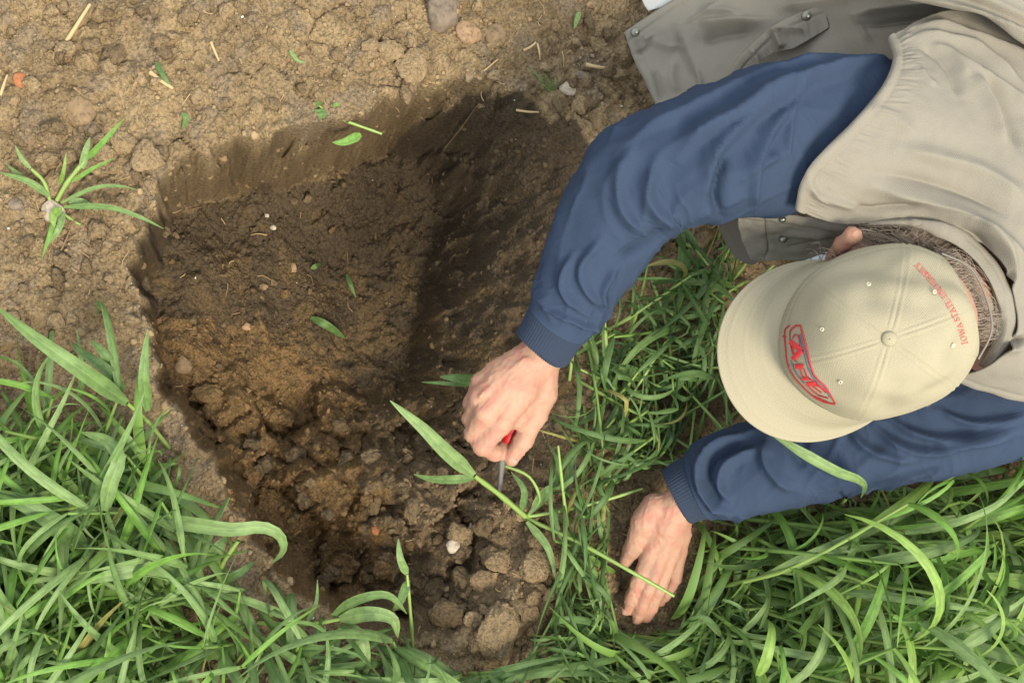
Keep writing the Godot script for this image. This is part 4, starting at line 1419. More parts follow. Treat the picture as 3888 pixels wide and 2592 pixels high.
func build_scatter() -> void:
	var r := RandomNumberGenerator.new()
	r.seed = 77
	var crumbs := []
	for k in 5: crumbs.append(lump_mesh(100 + k, 1.6, 1.0, 5))
	var clods := []
	for k in 8: clods.append(lump_mesh(200 + k, 1.5, 0.95, 16))
	for k in 5: rocks.append(lump_mesh(300 + k, 0.06, 0.5, 10))
	var mask := noise(FastNoiseLite.TYPE_SIMPLEX_SMOOTH, 9.0, 8, 3)
	# crumbs lie thickest where the crust is broken, and over the pit floor
	var xf := []
	var cl := []
	for k in 5:
		xf.append([])
		cl.append(PackedColorArray())
	var made := 0
	var tries := 0
	while made < 24000 and tries < 200000:
		tries += 1
		var p := soil_v[0]
		var i := r.randi_range(0, soil_v.size() - 1)
		p = soil_v[i]
		if p.x < X0 - 0.5 or p.x > X1 + 0.5 or p.z < Z0 - 0.5 or p.z > Z1 + 0.5: continue
		if soil_n[i].y < 0.62: continue
		var m := mask.get_noise_2d(p.x, p.z)
		if r.randf() > smoothstep(-0.35, 0.35, m) + 0.12: continue
		if p.x > 0.15 and p.z > -0.2 and r.randf() < 0.7: continue
		var s := 0.0011 + 0.0034 * pow(r.randf(), 3.2)
		if r.randf() < 0.05: s *= 1.7
		var v := r.randi_range(0, 4)
		xf[v].append(Transform3D(rnd_basis(r, Vector3(s, s * r.randf_range(0.6, 1.0), s * r.randf_range(0.7, 1.2))), p + Vector3(0, s * 0.45, 0)))
		var c := soil_col[i] * r.randf_range(0.70, 1.02)
		cl[v].append(Color(c.r, c.g, c.b))
		made += 1
	for v in 5: copies("soil_crumbs", crumbs[v], M.crumb, xf[v], cl[v], "fine brown soil crumbs strewn over the bare ground", "soil")
	# lumps and broken edges standing out of the cut walls
	var kf := []
	var kc := PackedColorArray()
	var across := gx.size()
	tries = 0
	while kf.size() < 2600 and tries < 400000:
		tries += 1
		var i := r.randi_range(across + 1, soil_v.size() - across - 2)
		if soil_n[i].y > 0.55: continue
		var nb := soil_v[i + [1, -1, across, -across][r.randi_range(0, 3)]]
		var p := soil_v[i].lerp(nb, r.randf())
		var s := 0.0022 + 0.0065 * pow(r.randf(), 2.5)
		kf.append(Transform3D(rnd_basis(r, Vector3(s, s * r.randf_range(0.5, 1.0), s * r.randf_range(0.8, 1.5))), p - soil_n[i] * (s * 0.35)))
		var c := soil_col[i] * r.randf_range(0.75, 1.05)
		kc.append(Color(c.r, c.g, c.b))
	copies("wall_crumbs", crumbs[1], M.crumb, kf, kc, "small lumps of soil sticking out of the cut pit walls", "soil")
	# pale specks of chalk and quartz
	var wf := []
	var wc := PackedColorArray()
	for k in 420:
		var i := r.randi_range(0, soil_v.size() - 1)
		var p := soil_v[i]
		if p.x < -0.66 or p.x > 0.3 or p.z < -0.6 or p.z > 0.5: continue
		var s := r.randf_range(0.0006, 0.0015)
		if r.randf() < 0.12: s *= 2.0
		wf.append(Transform3D(rnd_basis(r, Vector3(s, s * 0.6, s)), p + Vector3(0, s * 0.6, 0)))
		var g := r.randf_range(0.35, 0.68)
		wc.append(Color(g, g * 0.93, g * 0.80))
	copies("pale_grit", crumbs[0], M.crumb, wf, wc, "tiny pale specks of grit scattered in the soil", "grit")
	# clods one can pick up: [area x0, y0, x1, y1, count, size from, to, label, group]
	var areas := [
		[20, 20, 2350, 420, 62, 0.006, 0.017, "loose brown soil clod above the pit", "clods above the pit", [[170, 110, ", near the forked pale stalk"], [600, 300, ", near the broad straw piece"], [1000, 150, ", between the stalk and the rim clods"], [1500, 230, ", near the tall rim clod"], [1750, 100, ", near the large round stone"], [2200, 250, ", near the vest hem"]]],
		[20, 420, 560, 1250, 56, 0.005, 0.014, "loose tan soil clod beside the steep edge", "clods beside the steep edge", [[250, 480, ", above the seedling"], [80, 700, ", on the outer side of the seedling"], [430, 700, ", between seedling and pit"], [350, 1000, ", below the seedling"], [100, 1150, ", near the tall wheat blades"]]],
		[600, 560, 1450, 900, 16, 0.005, 0.010, "dark soil clod under the upper wall", "clods under the upper wall", [[750, 750, ", near the crusty corner"], [1300, 700, ", near the dark far wall"]]],
		[620, 900, 1400, 1500, 26, 0.004, 0.010, "damp brown soil clod lying on the pit floor", "clods on the pit floor", [[750, 1000, ", near the steep edge"], [1050, 1000, ", near the two white chips"], [1300, 1200, ", at the foot of the dark wall"], [750, 1400, ", near the brown pebble"], [1100, 1400, ", in the orange subsoil"]]],
		[950, 1600, 1780, 2250, 46, 0.006, 0.022, "crumbling soil clod on the dug face", "clods on the dug face", [[1000, 1700, ", next to the pit floor"], [1400, 1750, ", among the spade marks"], [1300, 2050, ", in the rusty hollow"], [1650, 1850, ", under the long cut leaf"], [1650, 2150, ", near the small whitish stone"]]],
		[1720, 1880, 2100, 2480, 34, 0.008, 0.026, "earthy clod heaped between pit and wheat", "clods heaped by the wheat", [[1800, 1950, ", under the cut stem"], [2000, 2050, ", against the flattened wheat"], [1850, 2350, ", around the large block"]]],
		[2050, 1300, 2500, 1950, 16, 0.004, 0.010, "small soil clod among the flattened wheat", "clods among the flattened wheat", [[2150, 1450, ", beside the fist"], [2400, 1500, ", nearer the cap"], [2250, 1800, ", near the planted hand"]]]]
	var tone := RandomNumberGenerator.new()
	tone.seed = 3
	for a in areas:
		var marks: Array = a[9]
		for k in int(a[4]):
			var px := r.randf_range(a[0], a[2])
			var py := r.randf_range(a[1], a[3])
			var p := on_soil(px, py)
			var s: float = a[5] + (a[6] - a[5]) * pow(r.randf(), 1.8)
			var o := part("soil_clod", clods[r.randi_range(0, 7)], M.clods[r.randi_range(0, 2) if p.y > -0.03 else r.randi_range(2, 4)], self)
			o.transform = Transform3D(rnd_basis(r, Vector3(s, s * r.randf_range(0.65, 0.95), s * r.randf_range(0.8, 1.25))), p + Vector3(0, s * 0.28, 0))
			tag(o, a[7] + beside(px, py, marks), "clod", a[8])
	# clods and stones that stand out: [what, x, y, half width px, half height px, turn, mesh kind, material, label]
	var heroes := [
		["soil_clod", 1878, 2395, 92, 112, -15, "c1", 0, "large cube-shaped clod at the foot of the flattened wheat"],
		["soil_clod", 2030, 2150, 66, 80, 10, "c3", 0, "upright rough clod leaning against the flattened wheat"],
		["soil_clod", 1985, 2320, 60, 52, 30, "c2", 1, "crumbly clod wedged between two larger clods by the wheat"],
		["soil_clod", 1830, 2210, 62, 50, 0, "c5", 1, "dark knobbly clod on the heap under the cut wheat stem"],
		["soil_clod", 1900, 2140, 70, 46, 20, "c4", 1, "loose rooty clod just below the cut wheat stem"],
		["soil_clod", 1690, 2330, 66, 52, 0, "c6", 3, "dark damp clod in the deepest corner of the dug face"],
		["soil_clod", 1740, 2030, 56, 46, 40, "c7", 1, "grey brown clod beside the small white stone"],
		["soil_clod", 1400, 1740, 44, 34, 0, "c0", 2, "tan clod at the top of the spade marks"],
		["soil_clod", 1560, 265, 58, 82, 8, "c2", 0, "tall pale clod standing on the rim of the upper wall"],
		["soil_clod", 1475, 200, 55, 42, 0, "c5", 0, "broken pale clod behind the tall rim clod"],
		["soil_clod", 560, 610, 62, 66, 0, "c4", 0, "greyish crusty clod perched on the pit corner"],
		["soil_clod", 470, 545, 52, 50, 50, "c1", 0, "brown clod beside the crusty corner clod"],
		["soil_clod", 390, 585, 40, 34, 0, "c6", 0, "rounded clod among crumbs near the green seedling"],
		["soil_clod", 250, 190, 40, 36, 0, "c3", 0, "pair-sized brown clod beside the pale dry stalk"],
		["soil_clod", 745, 370, 24, 34, 0, "c7", 0, "narrow clod resting above the pit corner"],
		["soil_clod", 775, 1500, 62, 38, 0, "c0", 4, "rusty clod at the foot of the steep edge"],
		["stone", 300, 424, 54, 52, 25, "r0", "tan_stone", "smooth tan stone half sunk above the green seedling"],
		["stone", 200, 806, 36, 46, -30, "r1", "flint", "pale chipped flint resting on the green seedling"],
		["stone", 690, 1388, 30, 32, 0, "r2", "tan_stone", "smooth reddish brown pebble on the pit floor"],
		["stone", 1680, 60, 62, 78, 10, "r3", "grey_stone", "large round grey brown stone at the top edge of the bare soil"],
		["stone", 1775, 125, 52, 44, 20, "r4", "pink_stone", "orange tan broken stone beside the large grey stone"],
		["stone", 1878, 135, 40, 46, 0, "r1", "tan_stone", "tan block-like stone with a wisp of grass on it"],
		["stone", 2150, 338, 34, 26, 15, "r2", "flint", "white chipped flint beside the vest hem"],
		["stone", 2200, 285, 24, 17, 0, "r0", "grey_stone", "small grey pebble above the white chipped flint"],
		["stone", 78, 305, 28, 26, 30, "r4", "brick", "orange brick fragment on the bare soil"],
		["stone", 1722, 2078, 28, 28, 0, "r3", "flint", "small whitish stone on the dug face"],
		["stone", 1787, 1998, 10, 12, 0, "r2", "flint", "tiny white pebble below the cut wheat stem"],
		["stone", 1425, 2010, 16, 20, 0, "r4", "brick", "small red fragment stuck in the dug face"],
		["stone", 1112, 1018, 12, 22, 0, "r1", "pink_stone", "slim tan pebble on the dark pit floor"],
		["stone", 1010, 818, 10, 8, 0, "r0", "flint", "small white chip on the dark upper pit floor"],
		["stone", 1036, 864, 11, 10, 0, "r1", "flint", "second white chip on the dark upper pit floor"],
		["stone", 1000, 1088, 16, 12, 0, "r4", "tan_stone", "flat tan pebble in the middle of the pit floor"],
		["stone", 935, 1240, 18, 14, 0, "r2", "pink_stone", "cream pebble among the orange subsoil"],
		["stone", 2240, 20, 18, 14, 0, "r2", "pink_stone", "pinkish pebble near the top edge beside the vest"],
		["stone", 60, 780, 26, 22, 0, "r3", "grey_stone", "grey lump of stone left of the green seedling"]]
	for h in heroes:
		var p := on_soil(h[1], h[2])
		var s := (EYE.y - p.y) / LENS * 1.03
		var mesh: ArrayMesh = clods[int(h[6].substr(1))] if h[6][0] == "c" else rocks[int(h[6].substr(1))]
		var mat: Material = M.clods[h[7]] if h[7] is int else M[h[7]]
		var o := part(h[0], mesh, mat, self)
		var flat := minf(h[3], h[4]) * (0.8 if h[6][0] == "c" else 0.6)
		var k := 1.12
		o.transform = Transform3D(Basis(Vector3.UP, deg_to_rad(-h[5])).scaled_local(Vector3(h[3] * s * k, flat * s * k, h[4] * s * k)), p + Vector3(0, flat * s * 0.4, 0))
		tag(o, h[8], "clod" if h[0] == "soil_clod" else "stone")
	# straw
	var straw_mesh := []
	for k in 6:
		var v := PackedVector3Array()
		var idx := PackedInt32Array()
		var line := PackedVector3Array()
		var rad := PackedFloat32Array()
		for q in 6:
			var t := q / 5.0 - 0.5
			line.append(Vector3(t, 0.05 * sin(t * 4.0 + k) * (0.4 + 0.3 * k), 0.04 * cos(t * 5.0 + k * 2.0) * k * 0.5))
			rad.append(0.035 * (1.0 - 0.4 * q / 5.0))
		tube(line, rad, 5, v, idx)
		straw_mesh.append(commit(v, idx))
	var spots := []
	for k in 30: spots.append([r.randf_range(30, 2350), r.randf_range(20, 470), "dry straw bit lying on the bare soil above the pit", "straw bits above the pit"])
	for k in 14: spots.append([r.randf_range(20, 520), r.randf_range(500, 1250), "dry straw bit lying on the crumbs beside the steep edge", "straw bits beside the steep edge"])
	for k in 20: spots.append([r.randf_range(650, 1380), r.randf_range(750, 1500), "dry straw bit fallen on the pit floor", "straw bits on the pit floor"])
	for k in 40: spots.append([r.randf_range(1900, 2700), r.randf_range(1250, 2100), "dry straw bit between the flattened wheat plants", "straw bits among the wheat"])
	for k in 16: spots.append([r.randf_range(1500, 2080), r.randf_range(1750, 2450), "dry straw bit mixed into the clods of the dug face", "straw bits on the dug face"])
	for h in spots:
		var p := on_soil(h[0], h[1])
		var l := r.randf_range(0.008, 0.026)
		var o := part("straw", straw_mesh[r.randi_range(0, 5)], M.straws[r.randi_range(0, 2)], self)
		o.transform = Transform3D(Basis.from_euler(Vector3(r.randf_range(-0.3, 0.3), r.randf() * TAU, r.randf_range(-0.3, 0.3))).scaled_local(Vector3(l, 0.018, 0.022)), p + Vector3(0, 0.0025, 0))
		tag(o, h[2], "straw", h[3])
	for h in [[570, 275, 655, 335, 0.0035, "broad pale straw piece lying above the pit"], [245, 165, 340, 15, 0.0032, "forked pale dry stalk near the top corner"], [1775, 310, 1890, 225, 0.0016, "thin brown twig across the top of the dark wall"],
		[1960, 418, 2045, 425, 0.0020, "straight straw piece beside the dark wall"], [2225, 245, 2305, 258, 0.0030, "straw piece near the vest hem"], [1990, 190, 2035, 160, 0.0022, "short bright straw near the upper stones"],
		[2040, 165, 2050, 225, 0.0018, "whitish split straw by the upper stones"], [800, 160, 830, 230, 0.0022, "dry papery straw flake above the pit"], [230, 950, 265, 870, 0.0014, "reddish straw sliver among the tan clods"],
		[0, 360, 25, 285, 0.0022, "grey stalk end at the edge of the bare soil"], [1690, 560, 1810, 400, 0.0012, "dark root hanging down the wall"]]:
		var a := on_soil(h[0], h[1], 0.004)
		var b := on_soil(h[2], h[3], 0.006)
		var v := PackedVector3Array()
		var idx := PackedInt32Array()
		var c := a.lerp(b, 0.5)
		var line := spline(PackedVector3Array([a - c, (b - a) * 0.02 + Vector3(0, 0.004, 0.002), b - c]), 8)
		var rad := PackedFloat32Array()
		for q in 9: rad.append(h[4] * (1.0 - 0.05 * q))
		tube(line, rad, 7, v, idx)
		var o := part("straw", commit(v, idx), M.straws[0] if h[4] > 0.0015 else M.straws[2], self)
		o.position = c
		tag(o, h[5], "straw")

# ------------------------------------------------------------------ wheat
var leaf_pool := []      # [mesh, length]

# what stays clear of leaves, in photograph pixels: the pit and the clods beside it, the planted hand, the sleeves and the cap
var clear := [
	PackedVector2Array([Vector2(600, 1300), Vector2(640, 1500), Vector2(720, 1640), Vector2(830, 1800), Vector2(880, 1960), Vector2(1030, 2150), Vector2(1180, 2270), Vector2(1350, 2350), Vector2(1560, 2370), Vector2(1640, 2450),
		Vector2(1760, 2540), Vector2(1960, 2520), Vector2(2040, 2280), Vector2(2070, 2000), Vector2(2020, 1700), Vector2(2000, 1400), Vector2(2150, 1100), Vector2(2300, 700), Vector2(1800, 300), Vector2(600, 700)]),
	PackedVector2Array([Vector2(2330, 1850), Vector2(2480, 1800), Vector2(2660, 1960), Vector2(2650, 2130), Vector2(2580, 2330), Vector2(2470, 2420), Vector2(2340, 2390), Vector2(2310, 2100)]),
	PackedVector2Array([Vector2(2640, 1970), Vector2(2900, 1930), Vector2(3290, 1850), Vector2(3560, 1750), Vector2(3900, 1640), Vector2(3900, 0), Vector2(2800, 1000), Vector2(2720, 1400), Vector2(2520, 1760)]),
	PackedVector2Array([Vector2(1900, 100), Vector2(2400, 0), Vector2(2700, 420), Vector2(2350, 640), Vector2(2100, 520)])]

func kept_clear(xf: Transform3D, mesh: ArrayMesh, top := 9.0) -> bool:
	var v: PackedVector3Array = mesh.surface_get_arrays(0)[Mesh.ARRAY_VERTEX]
	for k in [7, 13, 19, 25, 31, 37, 40]:
		var p: Vector3 = xf * v[k]
		if p.y > top: return true
		if p.y < minf(0.004, ground(p.x, p.z) - 0.002): continue
		var q := pix(p)
		for c in clear.size():
			if (c != 1 or p.y > 0.024) and Geometry2D.is_point_in_polygon(q, clear[c]): return true
	return false

# A blade that leaves the stem along +X and +Y; bend: how far it turns over, kink: where it folds (0 for none)
func leaf_mesh(length: float, width: float, rise: float, bend: float, sway: float, twist: float, kink: float, seg := 13) -> ArrayMesh:
	var v := PackedVector3Array()
	var uv := PackedVector2Array()
	var idx := PackedInt32Array()
	var p := Vector3.ZERO
	var step := length / seg
	for j in seg + 1:
		var t := float(j) / seg
		var e := rise - bend * pow(t, 1.5)
		if kink > 0.0 and t > kink: e -= 1.5 * smoothstep(kink, kink + 0.10, t)
		var az := sway * t * t
		var d := Vector3(cos(e) * cos(az), sin(e), cos(e) * sin(az))
		if j > 0: p += d * step
		var side := Vector3(-sin(az), 0, cos(az))
		var up := side.cross(d).normalized() * -1.0
		var roll := twist * t
		var s := side * cos(roll) + up * sin(roll)
		var nn := up * cos(roll) - side * sin(roll)
		var w := width * 0.5 * minf(1.0, 0.45 + 3.0 * t) * pow(maxf(0.0, 1.0 - pow(t, 2.6)), 0.75)
		w = maxf(w, 0.0004)
		v.append(p - s * w + nn * (w * 0.22))
		v.append(p - nn * (w * 0.10))
		v.append(p + s * w + nn * (w * 0.22))
		uv.append_array(PackedVector2Array([Vector2(0, t * length * 20.0), Vector2(0.5, t * length * 20.0), Vector2(1, t * length * 20.0)]))
	for j in seg:
		for c in 2:
			var a := j * 3 + c
			idx.append_array(PackedInt32Array([a, a + 3, a + 1, a + 1, a + 3, a + 4]))
	return commit(v, idx, uv)

func stem_mesh(line: PackedVector3Array, r0: float, r1: float) -> ArrayMesh:
	var v := PackedVector3Array()
	var idx := PackedInt32Array()
	var rad := PackedFloat32Array()
	for k in line.size():
		var t := float(k) / (line.size() - 1)
		rad.append(lerpf(r0, r1, t) * (1.0 + 0.35 * exp(-pow((t - 0.45) / 0.05, 2.0)) + 0.35 * exp(-pow((t - 0.8) / 0.05, 2.0))))
	tube(line, rad, 6, v, idx)
	return commit(v, idx)

func build_pools() -> void:
	var r := RandomNumberGenerator.new()
	r.seed = 404
	for k in 72:
		var l := r.randf_range(0.10, 0.28)
		var kink := 0.0
		if r.randf() < 0.22: kink = r.randf_range(0.45, 0.8)
		leaf_pool.append(leaf_mesh(l, lerpf(0.0060, 0.0185, pow(r.randf(), 1.2)) * (0.75 + l * 1.2), r.randf_range(0.6, 1.35), r.randf_range(1.0, 3.5), r.randf_range(-0.9, 0.9), r.randf_range(-2.2, 2.2), kink))

# A plant: stem along a bent line, leaves by turns along it. lean: where the top leans (x, z) per metre of height.
func wheat(called: String, at: Vector3, height: float, lean: Vector2, leaves: int, r: RandomNumberGenerator, tone: int, label: String, group: String, face := 1e9, spread := 3.0, scale_ := 1.0, slim := 1.0) -> Node3D:
	var o := thing(called, label, "plant", at, group)
	var top := Vector3(lean.x * height, height, lean.y * height)
	var bow := Vector3(r.randf_range(-0.15, 0.15), 0, r.randf_range(-0.15, 0.15)) * height
	var line := spline(PackedVector3Array([Vector3(0, -0.012, 0), top * 0.45 + bow * 0.5 + Vector3(0, 0.08 * height, 0), top]), 9)
	part("stem", stem_mesh(line, 0.0034 * scale_, 0.0019 * scale_), M.stems[r.randi_range(0, 1)], o)
	var az := face if face < 1e8 else r.randf() * TAU
	for k in leaves:
		var t := lerpf(0.25, 1.0, (k + 1.0) / leaves) if leaves > 1 else 1.0
		var f := t * 9.0
		var i := mini(int(f), 8)
		var p := line[i].lerp(line[i + 1], f - i)
		var turn := (az + r.randf_range(-spread, spread) * 0.5) if face < 1e8 else (az + PI * k + r.randf_range(-0.8, 0.8))
		var tilt := Basis(Vector3.UP, -turn)
		var ld := Vector3(lean.x, 1, lean.y).normalized()
		var lean_b := Basis(Quaternion(Vector3.UP, Vector3.UP.lerp(ld, 0.6).normalized()))
		for attempt in 5:
			var mesh: ArrayMesh = leaf_pool[r.randi_range(0, leaf_pool.size() - 1)]
			var s := scale_ * r.randf_range(0.75, 1.15)
			var xf := Transform3D(lean_b * tilt.scaled_local(Vector3(s, s, s * slim)), p)
			tilt = tilt.rotated(Vector3.UP, r.randf_range(-1.5, 1.5))
			if kept_clear(Transform3D(xf.basis, xf.origin + at), mesh, 9.0 if called == "wheat_plant" else 0.11): continue
			var lf := part("leaf", mesh, M.leaves[6 if r.randf() < (0.012 if called == "wheat_plant" else 0.04) else clampi(tone + r.randi_range(-1, 1), 0, 5)], o)
			lf.transform = xf
			break
	return o

func field(called: String, poly: Array, count: int, r: RandomNumberGenerator, h0: float, h1: float, lean: Vector2, jitter: float, leaves: int, tone: int, label: String, group: String, face := 1e9, spread := 3.0, marks := [], scale_ := 1.0, slim := 1.0) -> void:
	var pg := PackedVector2Array()
	var box := Rect2(Vector2(poly[0][0], poly[0][1]), Vector2.ZERO)
	for p in poly:
		pg.append(Vector2(p[0], p[1]))
		box = box.expand(Vector2(p[0], p[1]))
	var put := PackedVector2Array()
	var tries := 0
	var gap := sqrt(box.get_area() / count) * 0.55
	while put.size() < count and tries < 20000:
		tries += 1
		var q := Vector2(r.randf_range(box.position.x, box.end.x), r.randf_range(box.position.y, box.end.y))
		if not Geometry2D.is_point_in_polygon(q, pg) or Geometry2D.is_point_in_polygon(q, clear[1]): continue
		var near := false
		for o in put:
			if o.distance_to(q) < gap:
				near = true
				break
		if near:
			gap *= 0.999
			continue
		var p := on_soil(q.x, q.y)
		if p.y < -0.05: p.y = -0.05
		var size := r.randf()
		var lv := lean + Vector2(r.randfn(), r.randfn()) * jitter
		var crosses := false
		for k in 6:
			var hk := lerpf(h0, h1, size) * (k + 1) / 6.0
			var on := pix(p + Vector3(lv.x * hk, hk, lv.y * hk))
			if Geometry2D.is_point_in_polygon(on, clear[1]) or Geometry2D.is_point_in_polygon(on, clear[0]): crosses = true
		if crosses: continue
		put.append(q)
		var told: String = label % (["small", "medium", "large"][mini(int(size * 3.0), 2)] as String)
		wheat(called, p, lerpf(h0, h1, size), lv, leaves, r, tone, told + beside(q.x, q.y, marks), group, face, spread, scale_, slim)

func ribbon(line: Array, width: float, roll: float, at: Vector3, tip := 1.0) -> ArrayMesh:
	var c := PackedVector3Array()
	for p in line: c.append(P(p[0], p[1], p[2]) - at)
	var seg := 18
	var s := spline(c, seg)
	var v := PackedVector3Array()
	var uv := PackedVector2Array()
	var idx := PackedInt32Array()
	for j in seg + 1:
		var t := float(j) / seg
		var d := (s[mini(j + 1, seg)] - s[maxi(j - 1, 0)]).normalized()
		var view := (EYE - at - s[j]).normalized()
		var side := d.cross(view).normalized()
		var up := side.cross(d)
		var a := side * cos(roll * (t - 0.3)) + up * sin(roll * (t - 0.3))
		var nn := up * cos(roll * (t - 0.3)) - side * sin(roll * (t - 0.3))
		var w := width * 0.5 * minf(1.0, 0.4 + 3.0 * t) * pow(maxf(0.0, 1.0 - tip * pow(t, 2.6)), 0.75)
		w = maxf(w, 0.0004)
		v.append(s[j] - a * w + nn * (w * 0.2))
		v.append(s[j] - nn * (w * 0.1))
		v.append(s[j] + a * w + nn * (w * 0.2))
		uv.append_array(PackedVector2Array([Vector2(0, t * 4.0), Vector2(0.5, t * 4.0), Vector2(1, t * 4.0)]))
	for j in seg:
		for k in 2:
			var q := j * 3 + k
			idx.append_array(PackedInt32Array([q, q + 3, q + 1, q + 1, q + 3, q + 4]))
	return facing_local(v, idx, uv, at)

func facing_local(v: PackedVector3Array, idx: PackedInt32Array, uv: PackedVector2Array, at: Vector3) -> ArrayMesh:
	var f := (v[idx[2]] - v[idx[0]]).cross(v[idx[1]] - v[idx[0]])
	if f.dot(EYE - at - v[idx[0]]) < 0.0:
		for t in range(0, idx.size(), 3):
			var s := idx[t]
			idx[t] = idx[t + 1]
			idx[t + 1] = s
	return commit(v, idx, uv)

# A plant traced stem by stem: base, stems [[points], radius], leaves [[points], width, roll, tone]
func traced(called: String, label: String, base: Array, stems: Array, leaves: Array, group := "") -> Node3D:
	var at := P(base[0], base[1], base[2])
	var o := thing(called, label, "plant", at, group)
	for s in stems:
		var c := PackedVector3Array()
		for p in s[0]: c.append(P(p[0], p[1], p[2]) - at)
		part("stem", stem_mesh(spline(c, 12), s[1], s[1] * 0.75), M.stems[0], o)
	for l in leaves: part("leaf", ribbon(l[0], l[1], l[2], at), M.leaves[l[3]], o)
	return o

